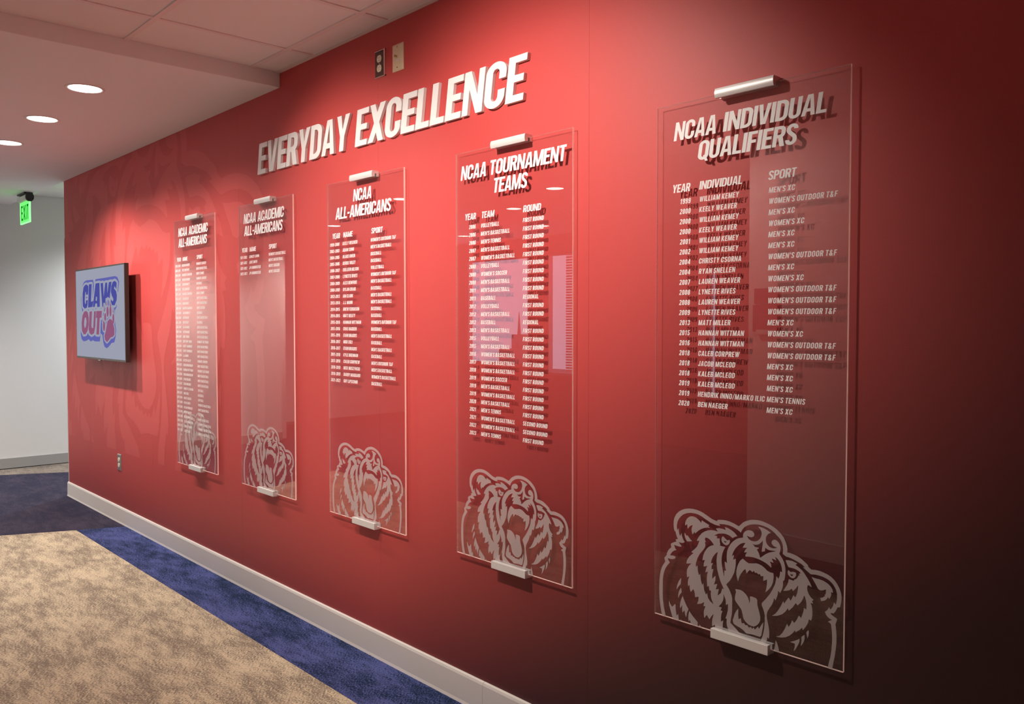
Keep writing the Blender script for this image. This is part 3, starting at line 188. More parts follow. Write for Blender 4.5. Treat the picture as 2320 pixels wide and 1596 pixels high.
BEAR=json.loads("""[[[[380,3294],[330,3287],[240,3267],[110,3212],[30,3162],[-90,3045],[-120,3049],[-240,3087],[-330,3109],[-390,3121],[-510,3129],[-620,3122],[-750,3100],[-758,3095],[-765,3065],[-770,3059],[-800,3062],[-870,3074],[-950,3095],[-1180,3197],[-1310,3237],[-1440,3261],[-1560,3265],[-1690,3255],[-1810,3227],[-1880,3200],[-1940,3173],[-2030,3114],[-2120,3029],[-2182,2922],[-2191,2893],[-2210,2813],[-2213,2693],[-2203,2603],[-2181,2532],[-2147,2522],[-2124,2441],[-2104,2391],[-2090,2363],[-2064,2330],[-2070,2319],[-2134,2302],[-2137,2292],[-2133,2281],[-2112,2241],[-2160,2224],[-2240,2186],[-2305,2145],[-2302,2095],[-2292,2045],[-2296,2035],[-2350,1990],[-2403,1927],[-2448,1828],[-2441,1807],[-2444,1797],[-2465,1768],[-2528,1699],[-2531,1689],[-2498,1589],[-2600,1440],[-2653,1311],[-2683,1172],[-2703,992],[-2707,843],[-2710,833],[-2703,572],[-2693,452],[-2664,262],[-2633,111],[-2600,3],[-2480,2],[-2475,8],[-2544,279],[-2573,450],[-2585,610],[-2583,1040],[-2564,1180],[-2541,1279],[-2503,1369],[-2483,1408],[-2423,1497],[-2338,1595],[-2393,1656],[-2413,1697],[-2414,1707],[-2410,1710],[-2330,1700],[-2250,1708],[-2190,1729],[-2169,1742],[-2135,1782],[-2136,1792],[-2160,1806],[-2230,1818],[-2320,1802],[-2328,1805],[-2305,1855],[-2250,1922],[-2180,1974],[-2130,1989],[-2111,2001],[-2150,2034],[-2172,2072],[-2183,2112],[-2185,2132],[-2181,2142],[-2140,2128],[-2090,2121],[-2000,2119],[-1930,2136],[-1940,2150],[-1990,2193],[-2026,2239],[-2010,2242],[-1950,2235],[-1890,2243],[-1840,2272],[-1830,2286],[-1860,2318],[-1894,2367],[-1923,2437],[-1930,2488],[-1940,2517],[-1978,2438],[-1990,2429],[-2021,2489],[-2034,2560],[-2036,2630],[-2040,2635],[-2080,2573],[-2103,2651],[-2100,2721],[-2073,2830],[-2035,2900],[-1970,2983],[-1880,3058],[-1770,3110],[-1640,3144],[-1480,3149],[-1390,3140],[-1280,3109],[-990,2986],[-850,2953],[-780,2945],[-680,2948],[-672,2953],[-706,2984],[-700,2990],[-680,2997],[-550,3014],[-400,3013],[-270,2987],[-150,2947],[-80,2917],[-40,2885],[-28,2891],[-10,2931],[26,2990],[77,3049],[170,3111],[260,3150],[360,3175],[430,3185],[530,3189],[630,3182],[750,3158],[860,3117],[960,3057],[1010,3010],[1067,2970],[1120,2923],[1172,2838],[1194,2757],[1203,2647],[1189,2567],[1200,2555],[1290,2511],[1360,2508],[1440,2495],[1550,2464],[1710,2409],[1804,2346],[1744,2337],[1950,2211],[1970,2210],[2080,2225],[2180,2225],[2280,2215],[2380,2189],[2450,2157],[2510,2114],[2534,2092],[2583,2031],[2621,1960],[2643,1869],[2643,1749],[2620,1620],[2610,1614],[2570,1648],[2542,1551],[2524,1512],[2502,1482],[2480,1458],[2470,1464],[2453,1493],[2440,1507],[2426,1464],[2394,1414],[2339,1365],[2364,1305],[2410,1253],[2470,1223],[2526,1212],[2423,1144],[2426,1134],[2470,1117],[2490,1105],[2499,1092],[2523,932],[2533,782],[2533,682],[2515,432],[2493,282],[2457,133],[2433,14],[2434,3],[2440,0],[2540,3],[2553,51],[2603,330],[2633,550],[2637,620],[2643,659],[2643,869],[2633,980],[2613,1120],[2616,1140],[2632,1180],[2653,1259],[2640,1274],[2560,1307],[2500,1339],[2483,1353],[2488,1362],[2510,1379],[2550,1373],[2560,1376],[2594,1420],[2623,1470],[2660,1557],[2710,1562],[2722,1578],[2734,1618],[2754,1727],[2757,1827],[2753,1857],[2741,1918],[2705,2018],[2651,2109],[2582,2191],[2550,2215],[2490,2257],[2400,2297],[2280,2328],[2170,2342],[2070,2341],[1970,2328],[1887,2384],[1887,2414],[1870,2428],[1730,2521],[1630,2570],[1600,2583],[1520,2605],[1470,2614],[1400,2623],[1320,2625],[1315,2635],[1319,2705],[1303,2795],[1270,2876],[1212,2987],[1130,3074],[1020,3156],[920,3207],[820,3247],[690,3280],[580,3299],[460,3302]]],[[[490,3137],[482,3131],[554,3070],[582,3009],[587,2949],[564,2870],[532,2820],[510,2795],[450,2747],[370,2723],[280,2725],[210,2753],[172,2797],[160,2840],[220,2816],[270,2815],[300,2822],[320,2829],[360,2863],[374,2913],[350,2957],[300,2987],[230,2993],[170,2981],[100,2943],[55,2889],[36,2840],[35,2770],[30,2761],[-110,2714],[-200,2658],[-282,2586],[-354,2497],[-411,2398],[-445,2299],[-457,2199],[-457,2089],[-447,1989],[-450,1979],[-510,2004],[-520,2000],[-515,1920],[-503,1850],[-473,1769],[-520,1757],[-528,1751],[-533,1681],[-530,1591],[-530,1601],[-540,1603],[-543,1611],[-592,1802],[-613,1922],[-620,2022],[-615,2112],[-593,2212],[-554,2311],[-506,2400],[-520,2405],[-630,2403],[-680,2413],[-684,2424],[-667,2433],[-662,2443],[-683,2524],[-680,2593],[-690,2600],[-770,2589],[-775,2595],[-763,2645],[-770,2652],[-840,2652],[-851,2657],[-730,2726],[-590,2755],[-520,2762],[-420,2751],[-350,2728],[-290,2691],[-280,2691],[-210,2736],[-150,2762],[-141,2773],[-230,2849],[-323,2897],[-430,2931],[-510,2944],[-524,2940],[-495,2870],[-500,2865],[-610,2882],[-620,2879],[-710,2879],[-790,2857],[-806,2846],[-770,2811],[-750,2783],[-760,2778],[-840,2787],[-950,2781],[-1030,2762],[-1060,2753],[-1160,2708],[-1260,2639],[-1353,2526],[-1391,2467],[-1413,2418],[-1420,2398],[-1410,2393],[-1340,2417],[-1339,2406],[-1377,2307],[-1418,2228],[-1520,2122],[-1602,2051],[-1590,2041],[-1543,2030],[-1538,2020],[-1608,1961],[-1680,1888],[-1742,1794],[-1765,1704],[-1766,1694],[-1760,1686],[-1610,1725],[-1606,1721],[-1693,1623],[-1743,1514],[-1755,1404],[-1741,1304],[-1720,1311],[-1670,1348],[-1664,1342],[-1702,1243],[-1713,1173],[-1713,1123],[-1703,1063],[-1700,1059],[-1660,1107],[-1655,1102],[-1643,982],[-1622,932],[-1610,915],[-1530,1016],[-1496,969],[-1487,939],[-1476,899],[-1470,809],[-1460,803],[-1450,806],[-1370,840],[-1360,842],[-1350,836],[-1357,727],[-1392,647],[-1395,627],[-1270,669],[-1170,737],[-1165,733],[-1188,623],[-1180,616],[-1130,636],[-1125,632],[-1173,493],[-1176,393],[-1162,313],[-1157,303],[-1148,303],[-1120,351],[-1080,400],[-1070,398],[-1040,355],[-990,306],[-977,319],[-933,398],[-860,481],[-858,467],[-900,328],[-907,238],[-903,168],[-896,138],[-890,133],[-840,180],[-810,200],[-806,196],[-823,96],[-823,6],[-820,3],[-550,1],[-540,11],[-545,101],[-563,171],[-565,241],[-565,281],[-548,381],[-550,384],[-560,383],[-610,340],[-620,342],[-623,392],[-623,452],[-612,542],[-603,572],[-576,631],[-580,637],[-630,639],[-636,643],[-635,653],[-606,712],[-603,722],[-610,729],[-690,730],[-697,734],[-684,754],[-629,813],[-616,832],[-577,902],[-557,951],[-547,1031],[-554,1101],[-550,1108],[-496,1010],[-476,940],[-473,840],[-470,833],[-460,836],[-410,876],[-405,868],[-407,718],[-439,579],[-483,460],[-480,457],[-450,464],[-440,464],[-437,459],[-448,379],[-435,279],[-394,188],[-364,147],[-350,131],[-310,123],[-297,106],[-287,56],[-284,6],[-270,1],[-120,-1],[110,2],[120,3],[124,8],[60,110],[-210,308],[-320,375],[-327,387],[-313,486],[-285,626],[-277,726],[-277,1046],[-297,1136],[-336,1217],[-387,1298],[-462,1389],[-462,1399],[-356,1517],[-285,1636],[-225,1765],[-188,1914],[-177,2044],[-180,2144],[-190,2150],[-250,2111],[-256,2115],[-255,2135],[-234,2235],[-240,2241],[-290,2200],[-294,2206],[-274,2276],[-243,2345],[-193,2424],[-161,2463],[-110,2520],[-70,2554],[-30,2585],[-10,2595],[50,2622],[100,2633],[110,2628],[57,2549],[28,2490],[150,2514],[157,2507],[109,2448],[73,2379],[80,2372],[150,2393],[159,2387],[117,2328],[110,2275],[130,2274],[210,2289],[320,2298],[380,2296],[500,2284],[600,2262],[710,2229],[790,2189],[870,2138],[877,2143],[864,2224],[836,2274],[835,2284],[840,2288],[910,2280],[934,2282],[932,2292],[884,2373],[890,2379],[1010,2357],[1013,2361],[978,2432],[980,2444],[1050,2402],[1095,2359],[1134,2299],[1170,2198],[1180,2088],[1170,2086],[1130,2099],[1126,2089],[1113,1979],[1080,1900],[1070,1902],[1030,1939],[1020,1944],[1017,1941],[1013,1861],[983,1731],[913,1573],[833,1434],[724,1286],[616,1159],[606,1129],[607,1099],[673,957],[703,837],[705,817],[697,797],[703,697],[697,647],[693,567],[673,417],[643,298],[587,139],[573,9],[580,3],[720,2],[727,6],[745,136],[770,236],[773,285],[780,295],[820,270],[825,274],[835,354],[833,454],[823,525],[813,585],[766,766],[757,836],[755,886],[776,975],[839,1084],[904,1183],[941,1282],[958,1362],[960,1365],[970,1359],[996,1321],[1000,1317],[1004,1321],[1044,1420],[1063,1490],[1073,1570],[1080,1580],[1130,1538],[1165,1608],[1193,1687],[1203,1737],[1207,1767],[1207,1867],[1215,1877],[1240,1886],[1253,1946],[1263,2006],[1270,2086],[1270,2196],[1253,2276],[1223,2367],[1173,2448],[1098,2539],[1096,2549],[1114,2599],[1130,2679],[1122,2749],[1087,2819],[1030,2867],[1010,2874],[980,2882],[940,2876],[920,2868],[890,2841],[876,2814],[873,2784],[890,2743],[940,2708],[990,2696],[1030,2703],[1034,2700],[1000,2671],[970,2659],[930,2652],[880,2650],[810,2670],[750,2716],[718,2767],[707,2827],[707,2847],[715,2907],[747,2966],[790,3009],[848,3034],[830,3048],[750,3088],[650,3121],[560,3136]],[[616,2789],[620,2793],[623,2788],[623,2718],[590,2499],[600,2495],[679,2527],[683,2537],[690,2617],[700,2622],[750,2594],[800,2581],[940,2589],[980,2588],[992,2581],[930,2564],[810,2519],[710,2459],[550,2328],[537,2360],[524,2410],[491,2471],[450,2522],[516,2580],[500,2586],[390,2582],[360,2617],[320,2644],[330,2648],[370,2639],[430,2646],[510,2675],[578,2739]],[[-1100,2542],[-1070,2541],[-992,2509],[-920,2452],[-865,2387],[-890,2374],[-950,2353],[-1030,2303],[-1064,2271],[-1113,2212],[-1163,2133],[-1202,2044],[-1213,2014],[-1233,1894],[-1230,1890],[-1220,1892],[-1160,1917],[-1155,1913],[-1190,1803],[-1190,1733],[-1180,1726],[-1170,1729],[-1080,1769],[-1072,1761],[-1105,1692],[-1134,1582],[-1130,1574],[-1060,1614],[-1053,1611],[-1080,1491],[-1083,1441],[-1085,1371],[-1070,1211],[-1067,1201],[-1060,1195],[-1020,1225],[-1014,1220],[-1000,1106],[-980,1105],[-950,1118],[-945,1109],[-955,1009],[-935,888],[-866,757],[-870,752],[-970,807],[-1038,880],[-1044,890],[-1070,1012],[-1110,965],[-1120,974],[-1170,1073],[-1195,1243],[-1200,1252],[-1230,1201],[-1244,1224],[-1272,1295],[-1283,1335],[-1300,1490],[-1310,1489],[-1330,1456],[-1340,1447],[-1353,1476],[-1380,1557],[-1392,1697],[-1400,1705],[-1440,1663],[-1450,1668],[-1450,1738],[-1443,1778],[-1391,1927],[-1320,2052],[-1218,2174],[-1155,2263],[-1137,2332],[-1159,2403],[-1157,2413],[-1123,2422],[-1127,2432],[-1164,2483],[-1165,2493],[-1143,2502],[-1155,2533],[-1150,2539]],[[-752,2215],[-739,2215],[-764,2115],[-780,1985],[-773,1875],[-753,1735],[-704,1574],[-653,1453],[-625,1392],[-540,1251],[-550,1245],[-580,1254],[-590,1252],[-636,1113],[-730,1029],[-735,1035],[-734,1045],[-698,1204],[-710,1208],[-780,1184],[-790,1182],[-794,1186],[-755,1325],[-754,1335],[-760,1339],[-840,1302],[-850,1299],[-854,1307],[-811,1426],[-805,1536],[-810,1552],[-865,1497],[-900,1446],[-910,1448],[-910,1578],[-875,1717],[-880,1722],[-930,1703],[-936,1708],[-933,1798],[-887,1877],[-890,1882],[-900,1882],[-950,1867],[-955,1879],[-943,1939],[-933,1968],[-892,2058],[-820,2154]]],[[[-1580,3052],[-1630,3044],[-1680,3024],[-1755,2964],[-1803,2875],[-1816,2825],[-1817,2765],[-1810,2753],[-1750,2806],[-1748,2804],[-1743,2744],[-1730,2674],[-1684,2733],[-1640,2773],[-1570,2813],[-1568,2801],[-1595,2721],[-1600,2661],[-1592,2611],[-1570,2553],[-1560,2550],[-1543,2580],[-1500,2634],[-1494,2629],[-1486,2599],[-1480,2593],[-1360,2699],[-1270,2757],[-1170,2805],[-1070,2831],[-1010,2835],[-998,2840],[-1056,2871],[-1021,2900],[-1024,2910],[-1170,2959],[-1260,2997],[-1272,2965],[-1280,2925],[-1290,2927],[-1320,2958],[-1390,3009],[-1460,3041],[-1530,3055]]],[[[-590,2674],[-621,2642],[-631,2573],[-614,2522],[-590,2498],[-550,2470],[-480,2455],[-430,2475],[-386,2518],[-364,2577],[-370,2623],[-390,2620],[-440,2597],[-460,2605],[-580,2682]],[[-542,2561],[-530,2566],[-510,2554],[-500,2553],[-480,2566],[-470,2559],[-470,2549],[-490,2524],[-500,2520],[-530,2529],[-542,2541]]],[[[-1830,2551],[-1836,2536],[-1837,2496],[-1822,2425],[-1795,2375],[-1750,2317],[-1670,2330],[-1600,2350],[-1578,2361],[-1640,2397],[-1740,2499],[-1760,2467],[-1770,2474]]],[[[1450,2436],[1440,2433],[1350,2433],[1275,2416],[1276,2406],[1307,2335],[1347,2264],[1360,2254],[1500,2255],[1560,2243],[1650,2212],[1686,2178],[1683,2168],[1660,2162],[1640,2149],[1668,2108],[1660,2105],[1640,2108],[1630,2105],[1605,2049],[1580,2013],[1567,2000],[1514,1971],[1504,1941],[1500,1938],[1390,1949],[1370,1949],[1363,1944],[1352,1874],[1323,1795],[1223,1627],[1230,1621],[1280,1631],[1380,1670],[1450,1727],[1460,1719],[1480,1673],[1554,1750],[1620,1847],[1623,1839],[1620,1759],[1603,1659],[1594,1630],[1564,1550],[1550,1529],[1500,1568],[1492,1562],[1462,1482],[1430,1423],[1420,1413],[1370,1480],[1347,1454],[1250,1299],[1236,1317],[1223,1347],[1220,1351],[1216,1347],[1154,1208],[1075,1070],[991,961],[906,893],[920,892],[1050,927],[1190,1005],[1284,1096],[1350,1202],[1370,1148],[1380,1148],[1396,1163],[1485,1262],[1547,1361],[1570,1388],[1610,1342],[1620,1343],[1710,1447],[1765,1556],[1790,1632],[1801,1626],[1842,1515],[1857,1405],[1853,1315],[1850,1300],[1840,1295],[1800,1318],[1790,1320],[1786,1316],[1783,1276],[1763,1186],[1715,1047],[1710,1042],[1660,1087],[1650,1084],[1593,960],[1530,872],[1520,871],[1480,920],[1470,925],[1433,823],[1380,730],[1370,737],[1343,785],[1330,796],[1270,646],[1204,527],[1130,436],[1120,428],[1030,393],[1026,391],[1040,385],[1090,386],[1190,402],[1300,442],[1400,510],[1485,592],[1550,688],[1570,646],[1674,728],[1740,805],[1748,797],[1760,756],[1770,753],[1852,875],[1902,974],[1920,1063],[1930,1068],[1970,1048],[1980,1048],[2003,1112],[2013,1192],[2013,1322],[1993,1422],[1962,1483],[1970,1487],[2027,1491],[2025,1501],[2000,1542],[2003,1552],[2043,1581],[1962,1633],[1913,1694],[1875,1774],[1865,1844],[1877,1904],[1890,1925],[1980,1890],[1984,1892],[1985,1902],[1945,1983],[1883,2074],[1782,2196],[1734,2247],[1630,2312],[1550,2353],[1545,2361],[1591,2390],[1587,2400]]],[[[1350,2181],[1332,2125],[1337,2095],[1346,2064],[1390,2021],[1450,1997],[1490,2003],[1508,2011],[1548,2051],[1565,2100],[1560,2157],[1490,2167],[1410,2145]],[[1414,2093],[1420,2097],[1440,2086],[1450,2085],[1470,2097],[1480,2098],[1485,2082],[1460,2050],[1430,2049],[1407,2073]]],[[[30,2195],[-43,2131],[-101,2022],[-133,1943],[-143,1903],[-155,1833],[-155,1733],[-133,1633],[-114,1583],[-100,1562],[-73,1662],[-45,1731],[-13,1791],[59,1889],[110,1936],[122,1928],[146,1848],[160,1832],[195,1887],[250,1944],[320,1904],[330,1906],[370,1948],[400,1906],[410,1898],[450,1917],[500,1881],[540,1898],[550,1896],[568,1859],[580,1845],[640,1872],[645,1858],[645,1748],[650,1741],[750,1801],[756,1796],[753,1666],[734,1556],[710,1462],[720,1465],[815,1565],[883,1663],[922,1763],[943,1902],[934,2002],[930,2006],[840,2010],[760,2032],[680,2089],[600,2132],[510,2154],[440,2159],[320,2131],[210,2112],[130,2144],[40,2194]]],[[[1990,2147],[1985,2142],[1997,2122],[2103,1970],[2147,1899],[2160,1884],[2210,1864],[2220,1863],[2290,1882],[2350,1920],[2360,1915],[2353,1805],[2325,1776],[2342,1755],[2280,1703],[2216,1678],[2218,1658],[2235,1607],[2240,1603],[2340,1644],[2396,1704],[2410,1749],[2440,1710],[2450,1705],[2493,1802],[2495,1842],[2491,1882],[2500,1892],[2530,1877],[2541,1881],[2524,1962],[2470,2029],[2400,2078],[2290,2120],[2190,2132],[2060,2134]]],[[[-60,1344],[-180,1333],[-185,1324],[-160,1263],[-184,1164],[-193,1104],[-197,1054],[-183,1024],[-164,994],[-40,875],[11,820],[73,599],[130,534],[220,483],[310,468],[380,470],[400,479],[460,518],[492,551],[532,600],[567,679],[570,779],[543,880],[486,1051],[480,1081],[475,1201],[440,1234],[430,1237],[360,1248],[270,1249],[263,1235],[263,1135],[250,1066],[240,1066],[233,1116],[203,1186],[192,1207],[139,1268],[50,1324],[-20,1344]]],[[[-1950,1237],[-2023,1129],[-2073,1010],[-2083,981],[-2093,911],[-2095,891],[-2090,876],[-2024,979],[-1957,1058],[-1947,1128],[-1941,1228]]],[[[-1950,951],[-2000,869],[-2032,770],[-2037,750],[-2040,650],[-2029,649],[-1992,739],[-1918,837],[-1938,928]]],[[[1910,792],[1855,715],[1874,654],[1890,574],[1913,644],[1923,703],[1924,753],[1920,773]]],[[[-100,817],[-150,753],[-195,664],[-203,644],[-227,545],[-253,485],[-245,425],[-220,380],[-130,350],[-20,325],[80,282],[160,223],[320,248],[380,250],[560,245],[605,289],[653,548],[656,638],[652,648],[596,559],[540,456],[528,460],[510,498],[500,499],[420,402],[410,397],[380,438],[370,436],[340,397],[290,436],[240,402],[230,406],[190,452],[180,455],[130,436],[90,482],[80,485],[40,465],[20,463],[-10,586],[-20,585],[-70,544],[-75,552],[-87,652],[-87,812],[-90,820]]],[[[-1890,731],[-1932,638],[-1963,538],[-1976,458],[-1975,378],[-1970,368],[-1960,380],[-1900,473],[-1897,467],[-1900,347],[-1890,262],[-1879,267],[-1830,341],[-1823,336],[-1803,245],[-1770,166],[-1760,164],[-1733,294],[-1685,403],[-1688,413],[-1761,504],[-1844,646],[-1880,724]]],[[[1810,647],[1729,567],[1727,547],[1733,507],[1724,407],[1710,335],[1720,341],[1753,387],[1794,466],[1816,555]]],[[[1680,510],[1620,466],[1530,408],[1432,363],[1440,353],[1460,349],[1540,347],[1553,340],[1549,261],[1525,171],[1525,161],[1530,157],[1573,210],[1643,349],[1672,418]]],[[[-2360,484],[-2365,476],[-2363,446],[-2345,336],[-2220,10],[-2210,0],[-2060,0],[-2010,5],[-2007,9],[-2023,89],[-2035,180],[-2040,187],[-2080,127],[-2090,123],[-2093,131],[-2124,301],[-2133,441],[-2140,446],[-2236,343],[-2250,338],[-2312,405]]],[[[-1660,360],[-1685,263],[-1690,173],[-1690,133],[-1670,57],[-1640,117],[-1626,92],[-1602,11],[-1590,1],[-1380,4],[-1377,7],[-1375,117],[-1380,124],[-1560,266],[-1650,356]]],[[[1020,284],[1015,271],[1000,131],[972,12],[980,2],[1110,2],[1117,9],[1103,109],[1064,210]]],[[[-1310,68],[-1320,66],[-1320,6],[-1310,1],[-1224,4],[-1270,33]]],[[[-1930,50],[-1940,46],[-1974,8],[-1970,3],[-1930,1],[-1919,7]]]]""")
